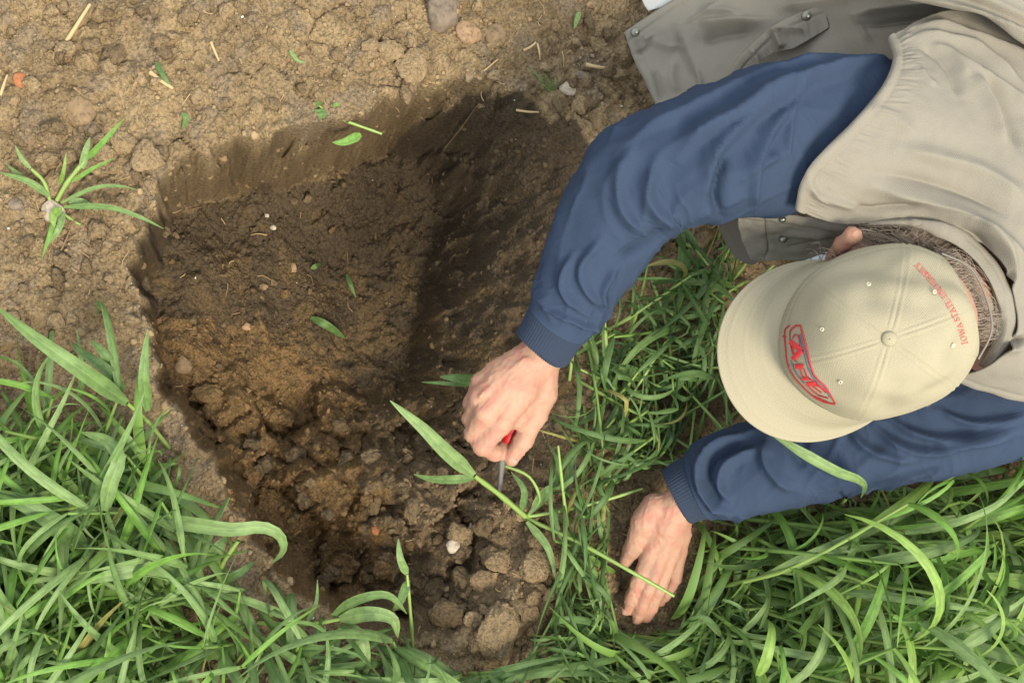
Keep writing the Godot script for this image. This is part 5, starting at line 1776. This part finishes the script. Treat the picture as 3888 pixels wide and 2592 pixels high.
func build_plants() -> void:
	build_pools()
	var r := RandomNumberGenerator.new()
	r.seed = 99
	# dense stand on the near side of the pit's steep edge
	field("wheat_plant", [[-180, 1640], [120, 1600], [360, 1650], [540, 1740], [680, 1900], [740, 2060], [830, 2250], [1020, 2440], [1040, 2760], [-180, 2760]], 132, r, 0.08, 0.17, Vector2(-0.25, -0.10), 0.30, 4, 3,
		"%s wheat plant in the pale stand", "wheat along the steep edge", deg_to_rad(200), 4.6,
		[[0, 1700, ", near the longest blade"], [400, 1750, ", next to the bare soil"], [700, 2000, ", leaning over the pit"], [100, 2150, ", around the wide arched blade"], [500, 2200, ", in the thick of the stand"], [900, 2500, ", next to the lowest pit corner"], [100, 2550, ", in the outer corner"], [500, 2600, ", at the bottom of the stand"]], 0.85, 0.82)
	field("wheat_plant", [[1040, 2430], [1330, 2470], [1600, 2520], [1780, 2560], [1760, 2790], [1040, 2790]], 40, r, 0.05, 0.12, Vector2(0.35, -0.15), 0.30, 4, 2,
		"%s wheat plant at the lowest corner of the pit", "wheat at the lowest corner", deg_to_rad(-20), 4.5,
		[[1100, 2500, ", next to the pale stand"], [1350, 2500, ", under the curled leaves"], [1600, 2550, ", next to the large clod"], [1350, 2700, ", at the bottom margin"]])
	# flattened plants between the arms
	field("flattened_wheat_plant", [[2130, 1330], [2280, 1150], [2450, 990], [2620, 900], [2860, 1000], [2900, 1250], [2880, 1560], [2560, 1780], [2330, 1960], [2180, 1960], [2150, 1650]], 96, r, 0.035, 0.09, Vector2(0.5, 0.6), 1.3, 4, 0,
		"%s flattened wheat plant between the man's two arms", "flattened wheat between the arms", 1e9, 3.0,
		[[2200, 1350, ", beside the fist"], [2450, 1050, ", under the bent elbow"], [2750, 1000, ", beneath the lapel"], [2700, 1400, ", under the cap brim"], [2450, 1500, ", midway between fist and cap"], [2250, 1850, ", near the planted thumb"], [2600, 1700, ", beside the lower cuff"]], 0.8, 0.72)
	field("flattened_wheat_plant", [[2170, 1990], [2330, 1960], [2660, 2200], [2700, 2560], [2650, 2760], [2050, 2760], [2080, 2500], [2140, 2250]], 66, r, 0.03, 0.10, Vector2(0.9, 0.3), 0.9, 4, 1,
		"%s flattened wheat plant near the planted hand", "flattened wheat round the planted hand", 1e9, 3.0,
		[[2230, 2050, ", beside its thumb"], [2450, 2420, ", below its fingertips"], [2680, 2250, ", on its little finger side"], [2150, 2500, ", next to the large clod"], [2400, 2650, ", at the bottom margin"]], 0.9, 0.75)
	field("cut_wheat", [[2100, 2020], [2300, 1990], [2330, 2300], [2420, 2420], [2640, 2340], [2700, 2560], [2650, 2760], [2010, 2760], [2060, 2450]], 62, r, 0.022, 0.045, Vector2(0.6, 2.6), 2.4, 3, 2,
		"%s cut wheat stem lying flat beside the clods", "cut stems beside the planted hand", 1e9, 3.0,
		[[2180, 2080, ", near the uprooted plant"], [2230, 2300, ", between clods and thumb"], [2500, 2450, ", below the fingertips"], [2150, 2600, ", below the large clod"], [2500, 2700, ", at the bottom margin"]], 0.72, 0.7)
	# tall stand
	field("wheat_plant", [[2620, 2080], [2800, 1900], [3100, 1850], [3400, 1820], [3700, 1780], [4000, 1760], [4100, 2760], [2600, 2760], [2660, 2400]], 104, r, 0.22, 0.34, Vector2(0.40, 0.05), 0.22, 6, 4,
		"%s wheat plant in the standing crop", "standing wheat behind the planted hand", deg_to_rad(10), 4.4,
		[[2700, 2150, ", nearest the planted hand"], [2900, 1950, ", beside the lower sleeve"], [3300, 1900, ", beside the folded leaf on the sleeve"], [3750, 1850, ", below the vest"], [3000, 2200, ", a step in from the hand"], [3400, 2250, ", in the thick of the crop"], [3850, 2250, ", at the outer side of the crop"], [2800, 2550, ", low beside the cut stems"], [3300, 2600, ", at the bottom of the crop"], [3850, 2650, ", in the outer bottom corner"]], 1.0, 1.0)
	# plants that can be told apart
	traced("wheat_seedling", "lone green wheat seedling on the bare soil beside the steep edge", [215, 760, 0.01],
		[[[[215, 760, 0.01], [255, 690, 0.03], [320, 610, 0.05]], 0.0032], [[[190, 770, 0.01], [165, 690, 0.03], [115, 640, 0.045]], 0.0026], [[[225, 800, 0.01], [280, 840, 0.015], [305, 852, 0.018]], 0.002]],
		[[[[320, 610, 0.05], [390, 540, 0.075], [470, 450, 0.085]], 0.0079, 0.5, 4], [[[310, 640, 0.045], [325, 570, 0.06], [340, 520, 0.06]], 0.0101, 0.2, 3], [[[270, 690, 0.035], [350, 640, 0.05], [435, 600, 0.05]], 0.0058, 0.6, 4],
		 [[[115, 640, 0.045], [80, 600, 0.05], [55, 550, 0.05]], 0.0058, 0.3, 3], [[[185, 745, 0.02], [110, 690, 0.035], [0, 655, 0.03]], 0.0094, 0.3, 2], [[[150, 720, 0.02], [80, 670, 0.03], [20, 620, 0.02]], 0.0065, 0.4, 2],
		 [[[230, 770, 0.02], [350, 715, 0.035], [440, 705, 0.03], [520, 720, 0.02]], 0.0058, 0.4, 2], [[[240, 785, 0.02], [400, 785, 0.05], [520, 820, 0.055], [620, 868, 0.04]], 0.0079, 0.4, 2],
		 [[[225, 700, 0.02], [240, 650, 0.05], [250, 580, 0.06]], 0.0058, 0.4, 5], [[[215, 790, 0.02], [190, 880, 0.03], [155, 985, 0.02]], 0.0065, 0.5, 4], [[[240, 810, 0.02], [220, 870, 0.03], [180, 930, 0.015]], 0.0086, 0.3, 3],
		 [[[230, 790, 0.02], [200, 820, 0.03], [205, 865, 0.03]], 0.0115, 0.2, 5], [[[260, 770, 0.02], [310, 765, 0.025], [370, 800, 0.015]], 0.0086, 0.3, 3]])
	traced("wheat_sprig", "broken wheat sprig lying across the upper wall of the pit", [1240, 425, 0.005],
		[[[[1245, 430, 0.004], [1330, 465, 0.004], [1450, 508, 0.003]], 0.0022], [[[1240, 430, 0.004], [1210, 400, 0.006], [1190, 395, 0.006]], 0.0016]],
		[[[[1370, 510, 0.006], [1340, 525, 0.008], [1300, 540, 0.007], [1262, 540, 0.004]], 0.013, 0.2, 4], [[[1245, 435, 0.006], [1190, 442, 0.010], [1140, 448, 0.006]], 0.009, 0.2, 1], [[[1240, 420, 0.006], [1190, 425, 0.010], [1135, 430, 0.006]], 0.007, 0.3, 1],
		 [[[1225, 375, 0.006], [1195, 400, 0.010], [1160, 425, 0.006]], 0.008, 0.3, 1], [[[1250, 410, 0.006], [1280, 395, 0.012], [1300, 380, 0.010]], 0.006, 0.4, 4], [[[1290, 400, 0.006], [1310, 410, 0.010], [1325, 415, 0.006]], 0.005, 0.3, 3]])
	traced("cut_wheat_plant", "uprooted wheat plant with long stems lying over the dug face below the fist", [2000, 1962, 0.02],
		[[[[2000, 1965, 0.02], [1900, 1880, 0.06], [1800, 1805, 0.10]], 0.0040], [[[2000, 1962, 0.02], [2200, 1925, 0.04], [2440, 1855, 0.06]], 0.0028], [[[2005, 1970, 0.02], [2200, 2060, 0.08], [2380, 2160, 0.12], [2560, 2262, 0.13]], 0.0029],
		 [[[2000, 1960, 0.02], [2050, 1900, 0.04], [2010, 1810, 0.05], [1920, 1770, 0.04]], 0.0024]],
		[[[[1800, 1805, 0.10], [1700, 1720, 0.13], [1600, 1620, 0.15], [1480, 1520, 0.16]], 0.020, 0.5, 3], [[[1800, 1815, 0.09], [1720, 1820, 0.09], [1640, 1818, 0.07], [1570, 1800, 0.05]], 0.012, 0.5, 2],
		 [[[2010, 1950, 0.03], [2100, 1850, 0.05], [2120, 1760, 0.06], [2080, 1680, 0.04]], 0.010, 0.5, 1], [[[2020, 1940, 0.03], [2080, 1860, 0.05], [2170, 1840, 0.05]], 0.012, 0.4, 2],
		 [[[1980, 1940, 0.03], [1990, 1860, 0.05], [1940, 1790, 0.04]], 0.010, 0.4, 1], [[[2000, 1980, 0.03], [2080, 2080, 0.05], [2110, 2200, 0.05]], 0.011, 0.4, 3]])
	traced("wheat_stalk", "upright wheat stalk with leaf half hidden behind the fist", [1995, 1480, -0.10],
		[[[[2130, 1640, -0.02], [2200, 1655, 0.01], [2370, 1645, 0.02]], 0.002]],
		[[[[1830, 1448, 0.0], [1740, 1435, 0.03], [1670, 1430, 0.02]], 0.016, 0.2, 2], [[[1830, 1462, 0.0], [1700, 1455, 0.02], [1600, 1450, 0.0]], 0.007, 0.2, 1]])
	traced("wheat_stalk", "pair of upright wheat stems rising beside the near cuff", [2255, 1560, 0.0],
		[[[[2250, 1570, 0.0], [2265, 1400, 0.03], [2235, 1240, 0.06]], 0.0042], [[[2290, 1550, 0.0], [2305, 1400, 0.03], [2295, 1220, 0.06]], 0.0036]],
		[[[[2240, 1330, 0.05], [2205, 1290, 0.08], [2165, 1335, 0.08]], 0.010, 0.4, 1], [[[2310, 1430, 0.02], [2360, 1400, 0.06], [2440, 1420, 0.05], [2480, 1450, 0.03]], 0.015, 0.4, 1],
		 [[[2300, 1400, 0.03], [2330, 1500, 0.05], [2390, 1640, 0.05], [2420, 1700, 0.03]], 0.016, 0.3, 1]])
	traced("wheat_leaf_spray", "single long wheat leaf folded over the blue forearm sleeve", [3200, 1890, 0.26],
		[[[[3190, 1930, 0.0], [3200, 1910, 0.14], [3215, 1890, 0.27]], 0.0026]],
		[[[[2945, 1655, 0.345], [3050, 1720, 0.355], [3180, 1790, 0.35], [3260, 1820, 0.33], [3285, 1850, 0.30], [3270, 1890, 0.27]], 0.013, -0.4, 3]])
	traced("wheat_tuft", "fine grass tuft growing on the bare soil above the dark wall", [2085, 350, 0.004],
		[], [[[[2080, 350, 0.004], [2060, 310, 0.02], [2010, 250, 0.02]], 0.004, 0.3, 1], [[[2095, 350, 0.004], [2085, 310, 0.02], [2060, 270, 0.03]], 0.004, 0.3, 2], [[[2100, 350, 0.004], [2110, 320, 0.02], [2108, 290, 0.02]], 0.004, 0.3, 1], [[[2088, 352, 0.004], [2070, 325, 0.02], [2048, 318, 0.02]], 0.003, 0.3, 3]])
	for t in [[[1100, 190, 1130, 230, 1160, 235], 0.006, 3, "bright green grass bit above the pit"], [[2200, 45, 2190, 75, 2180, 110], 0.008, 3, "green leaf tip near the top edge beside the vest"],
		[[590, 235, 620, 290, 650, 330], 0.008, 1, "green leaf sliver beside the broad straw piece"], [[690, 430, 705, 450, 690, 490], 0.008, 1, "curled green leaf bit above the pit corner"],
		[[1180, 1205, 1240, 1235, 1310, 1285], 0.013, 1, "green leaf fallen on the pit floor"], [[1315, 1040, 1330, 1080, 1350, 1130], 0.008, 1, "narrow green leaf standing at the foot of the dark wall"],
		[[1180, 1020, 1200, 1010, 1218, 1000], 0.008, 1, "short green leaf bit in the middle of the pit"]]:
		var q: Array = t[0]
		var a := on_soil(q[0], q[1], 0.005)
		var b := on_soil(q[2], q[3], 0.012)
		var c := on_soil(q[4], q[5], 0.005)
		var o := part("leaf_scrap", ribbon([[q[0], q[1], a.y], [q[2], q[3], b.y], [q[4], q[5], c.y]], t[1], 0.3, a), M.leaves[t[2]], self)
		o.position = a
		tag(o, t[3], "leaf")
	# hanging leaves at the lowest corner of the pit
	traced("wheat_plant", "wheat plant with long curled leaves arching over the lowest pit corner", [1340, 2345, 0.03],
		[[[[980, 2365, 0.02], [1160, 2370, 0.05], [1290, 2350, 0.07]], 0.003], [[[1570, 2500, 0.0], [1560, 2350, 0.05], [1545, 2180, 0.08]], 0.0026]],
		[[[[1290, 2350, 0.07], [1400, 2330, 0.10], [1490, 2350, 0.10], [1510, 2420, 0.08]], 0.020, 0.6, 3], [[[1260, 2340, 0.06], [1350, 2280, 0.09], [1470, 2260, 0.11], [1545, 2330, 0.09]], 0.013, 0.6, 2],
		 [[[1545, 2180, 0.08], [1520, 2120, 0.10], [1512, 2045, 0.10]], 0.011, 0.3, 3], [[[1550, 2200, 0.07], [1520, 2280, 0.08], [1490, 2320, 0.06]], 0.012, 0.3, 2], [[[1160, 2370, 0.05], [1200, 2290, 0.06], [1205, 2200, 0.06]], 0.006, 0.3, 3],
		 [[[1140, 2360, 0.05], [1040, 2320, 0.08], [900, 2270, 0.08], [740, 2260, 0.05]], 0.012, 0.3, 2], [[[1300, 2370, 0.06], [1370, 2420, 0.10], [1390, 2520, 0.09], [1380, 2580, 0.07]], 0.016, 0.5, 3]])
	traced("wheat_plant", "wheat plant with a broad folded leaf leaning over the steep edge", [880, 2130, 0.03],
		[[[[800, 2250, 0.02], [850, 2130, 0.08], [905, 2050, 0.12]], 0.0034]],
		[[[[560, 1965, 0.12], [720, 1990, 0.15], [880, 2010, 0.17], [990, 2000, 0.17], [1060, 2030, 0.16], [1075, 2090, 0.13], [1030, 2140, 0.10]], 0.018, -0.5, 3], [[[800, 2130, 0.08], [830, 2080, 0.10], [850, 2040, 0.09]], 0.020, 0.3, 3],
		 [[[770, 2240, 0.05], [900, 2180, 0.09], [970, 2130, 0.07]], 0.013, 0.4, 1]])
	traced("wheat_plant", "wheat plant with the longest blade reaching over the bare soil", [560, 1640, 0.02],
		[[[[640, 1700, 0.01], [560, 1600, 0.07], [480, 1530, 0.12]], 0.003]],
		[[[[480, 1530, 0.12], [300, 1400, 0.19], [130, 1280, 0.20], [-20, 1160, 0.18]], 0.021, 0.5, 2], [[[560, 1560, 0.10], [545, 1430, 0.15], [560, 1250, 0.16]], 0.015, 0.4, 2], [[[440, 1440, 0.10], [400, 1350, 0.13], [340, 1290, 0.12]], 0.014, 0.3, 1],
		 [[[470, 1480, 0.10], [400, 1400, 0.13], [300, 1330, 0.12], [270, 1300, 0.10]], 0.014, 0.4, 1], [[[300, 1520, 0.06], [310, 1400, 0.10], [290, 1250, 0.10]], 0.008, 0.3, 2]])
	traced("wheat_plant", "wheat plant with a wide arched blade above the others near the corner", [400, 1990, 0.02],
		[[[[400, 1990, 0.02], [380, 1950, 0.10], [395, 1940, 0.16]], 0.003]],
		[[[[395, 1940, 0.16], [420, 1830, 0.20], [450, 1740, 0.21], [400, 1670, 0.19], [300, 1640, 0.15]], 0.018, 0.6, 3], [[[330, 2080, 0.10], [200, 1980, 0.16], [60, 1900, 0.17], [-60, 1880, 0.14]], 0.024, 0.4, 1],
		 [[[760, 2240, 0.10], [600, 2160, 0.16], [430, 2180, 0.17], [290, 2220, 0.14]], 0.022, 0.5, 3]])
	# the crop beyond the frame, which nobody could count, and thin undergrowth inside it
	var xf := []
	for k in 3: xf.append([])
	var cl := []
	for k in 3: cl.append(PackedColorArray())
	for k in 9000:
		var p := Vector3.ZERO
		var far := false
		if k < 1700:
			var px := r.randf_range(2050, 4200)
			var py := r.randf_range(1800, 2700)
			if px < 2250 or (px < 2350 and py < 2000): continue
			p = on_soil(px, py)
		elif k < 2500:
			p = on_soil(r.randf_range(-200, 640), r.randf_range(1750, 2750))
		else:
			far = true
			if k % 4 == 0: p = Vector3(r.randf_range(1.05, 2.6), 0, r.randf_range(0.05, 0.70))
			elif k % 9 == 1: p = Vector3(r.randf_range(-1.6, -0.78), 0, r.randf_range(0.20, 0.70))
			else: p = Vector3(r.randf_range(-1.7, 2.4), 0, r.randf_range(0.68, 1.9))
		if p.y < -0.03: continue
		var v := r.randi_range(0, 2)
		var s := r.randf_range(0.7, 1.25) * (1.0 if far else 0.7)
		var t := Transform3D(Basis.from_euler(Vector3(r.randf_range(-0.3, 0.3), r.randf() * TAU, r.randf_range(-0.3, 0.3))).scaled_local(Vector3(s, s * (1.6 if far else 1.0), s)), p)
		if kept_clear(t, leaf_pool[v * 9 + 2]): continue
		xf[v].append(t)
		var g := r.randf_range(0.75, 1.15)
		cl[v].append(Color(0.125 * g, 0.215 * g, 0.046 * g))
	for v in 3: copies("wheat_undergrowth", leaf_pool[v * 9 + 2], M.blade, xf[v], cl[v], "thin green wheat blades filling the crop between the larger plants", "wheat")

func build_materials() -> void:
	var s := StandardMaterial3D.new()
	s.vertex_color_use_as_albedo = true
	s.roughness = 0.92
	s.metallic_specular = 0.25
	s.albedo_texture = noise_tex(0.045, 21, 5, 1024, gradient([[0.0, grey(0.50)], [0.35, grey(0.80)], [0.6, grey(0.95)], [1.0, grey(1.0)]]))
	s.heightmap_enabled = true
	s.heightmap_texture = noise_tex(0.06, 22, 5, 1024)
	s.heightmap_scale = 0.34
	triplanar(s, 3.1)
	M.soil = s
	# cloth
	M.sweat = cloth(lin(0.046, 0.068, 0.117), 0.95, 0.15, 190.0, 41)
	M.cuff = cloth(lin(0.039, 0.054, 0.087), 0.95, 0.3, 190.0, 42)
	M.vest = cloth(lin(0.295, 0.268, 0.218), 0.9, 0.15, 120.0, 43)
	M.lining = cloth(lin(0.20, 0.175, 0.145), 0.9, 0.1, 120.0, 44)
	M.trousers = cloth(lin(0.30, 0.27, 0.21), 0.9, 0.1, 120.0, 45)
	M.cap = cloth(lin(0.42, 0.375, 0.26), 0.9, 0.1, 150.0, 46)
	M.white_cloth = cloth(lin(0.62, 0.62, 0.58), 0.9, 0.1, 120.0, 47)
	var img := Image.create(64, 64, false, Image.FORMAT_RGB8)
	img.fill(Color(0.86, 0.88, 0.90))
	for k in 64:
		for q in 5:
			img.set_pixel(k, 30 + q, Color(0.12, 0.13, 0.16))
			img.set_pixel(30 + q, k, Color(0.12, 0.13, 0.16))
	var ck := solid(Color.WHITE, 0.9)
	ck.albedo_texture = ImageTexture.create_from_image(img)
	triplanar(ck, 55.0)
	M.check = ck
	M.thread = solid(lin(0.46, 0.42, 0.31), 0.9)
	M.red = solid(lin(0.62, 0.035, 0.04), 0.6)
	M.dark_red = solid(lin(0.42, 0.025, 0.03), 0.6)
	M.light_red = solid(lin(0.65, 0.10, 0.09), 0.7)
	M.blue_thread = solid(lin(0.11, 0.12, 0.16), 0.8)
	M.strap = solid(lin(0.17, 0.16, 0.13), 0.7)
	M.snap = solid(lin(0.20, 0.20, 0.17), 0.3)
	M.snap.metallic = 0.8
	M.steel = solid(lin(0.50, 0.50, 0.50), 0.3)
	M.steel.metallic = 0.6
	M.handle = solid(lin(0.50, 0.012, 0.014), 0.35)
	M.eye = solid(lin(0.6, 0.58, 0.55), 0.2)
	M.nail = solid(lin(0.40, 0.245, 0.185), 0.4)
	M.hair = solid(lin(0.30, 0.235, 0.180), 0.6)
	var sk := StandardMaterial3D.new()
	sk.vertex_color_use_as_albedo = true
	sk.roughness = 0.62
	sk.metallic_specular = 0.4
	sk.subsurf_scatter_enabled = true
	sk.subsurf_scatter_strength = 0.12
	M.skin = sk
	var cb := StandardMaterial3D.new()
	cb.vertex_color_use_as_albedo = true
	cb.roughness = 0.95
	cb.metallic_specular = 0.2
	M.crumb = cb
	M.clods = []
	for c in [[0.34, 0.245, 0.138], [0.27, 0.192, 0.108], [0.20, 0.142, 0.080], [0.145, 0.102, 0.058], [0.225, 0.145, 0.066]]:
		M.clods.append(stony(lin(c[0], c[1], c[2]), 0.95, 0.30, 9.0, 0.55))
	M.tan_stone = stony(lin(0.27, 0.185, 0.105), 0.75, 0.05, 5.0, 0.75)
	M.grey_stone = stony(lin(0.22, 0.17, 0.125), 0.75, 0.08, 5.0, 0.7)
	M.pink_stone = stony(lin(0.36, 0.235, 0.135), 0.7, 0.08, 6.0, 0.6)
	M.flint = stony(lin(0.50, 0.42, 0.32), 0.55, 0.05, 6.0, 0.6)
	M.brick = stony(lin(0.42, 0.17, 0.075), 0.9, 0.1, 6.0, 0.7)
	M.straws = [solid(lin(0.42, 0.30, 0.15), 0.7), solid(lin(0.30, 0.20, 0.095), 0.8), solid(lin(0.17, 0.11, 0.06), 0.85)]
	# wheat: blades with long veins and a pale midrib
	var vi := Image.create(64, 128, false, Image.FORMAT_RGB8)
	var vn := noise(FastNoiseLite.TYPE_SIMPLEX_SMOOTH, 0.05, 61, 3)
	for y in 128:
		for x in 64:
			var g := 0.86 + 0.045 * sin(x * TAU / 5.0) + 0.16 * vn.get_noise_2d(x * 0.5, y * 0.35)
			if absf(x - 31.5) < 2.5: g += 0.12
			vi.set_pixel(x, y, grey(clampf(g, 0.0, 1.0)))
	var vt := ImageTexture.create_from_image(vi)
	M.leaves = []
	for c in [[0.085, 0.160, 0.045], [0.122, 0.210, 0.062], [0.158, 0.258, 0.076], [0.195, 0.298, 0.100], [0.150, 0.300, 0.048], [0.225, 0.360, 0.072], [0.33, 0.30, 0.09]]:
		var lm := solid(lin(c[0], c[1], c[2]), 0.58)
		lm.metallic_specular = 0.4
		lm.albedo_texture = vt
		lm.backlight_enabled = true
		lm.backlight = Color(0.25, 0.45, 0.10)
		M.leaves.append(lm)
	M.stems = [solid(lin(0.21, 0.31, 0.075), 0.5), solid(lin(0.16, 0.27, 0.065), 0.5)]
	var bl := StandardMaterial3D.new()
	bl.vertex_color_use_as_albedo = true
	bl.roughness = 0.45
	bl.backlight_enabled = true
	bl.backlight = Color(0.25, 0.45, 0.10)
	M.blade = bl

func cloth(c: Color, rough: float, sheen: float, threads: float, seed_: int) -> StandardMaterial3D:
	var m := solid(c, rough)
	m.metallic_specular = 0.2
	m.rim_enabled = sheen > 0.2
	m.rim = sheen
	m.rim_tint = 0.6
	# weave: fine ribs and mottled yarn
	var img := Image.create(256, 256, false, Image.FORMAT_RGB8)
	var n2 := noise(FastNoiseLite.TYPE_SIMPLEX_SMOOTH, 0.45, seed_ + 1, 2)
	for y in 256:
		for x in 256:
			var g := 0.88 + 0.14 * n2.get_noise_2d(x, y) + 0.05 * sin(TAU * (x + y) / 8.0)
			img.set_pixel(x, y, grey(clampf(g, 0.0, 1.0)))
	m.albedo_texture = ImageTexture.create_from_image(img)
	triplanar(m, 12.0, false)
	if not M.has("nap"): M.nap = noise_tex(0.07, 33, 4, 512)
	m.heightmap_enabled = true
	m.heightmap_texture = M.nap
	m.heightmap_scale = 0.05
	return m

func stony(c: Color, rough: float, relief: float, scale_: float, darkest: float) -> StandardMaterial3D:
	var m := solid(c, rough)
	m.metallic_specular = 0.3
	if not M.has("stony_tex"):
		M.stony_tex = noise_tex(0.03, 31, 5, 512, gradient([[0.0, grey(0.55)], [0.4, grey(0.85)], [1.0, grey(1.0)]]))
		M.stony_relief = noise_tex(0.05, 32, 5, 512)
	m.albedo_texture = M.stony_tex
	m.heightmap_enabled = relief > 0.0
	m.heightmap_texture = M.stony_relief
	m.heightmap_scale = relief
	triplanar(m, scale_)
	return m
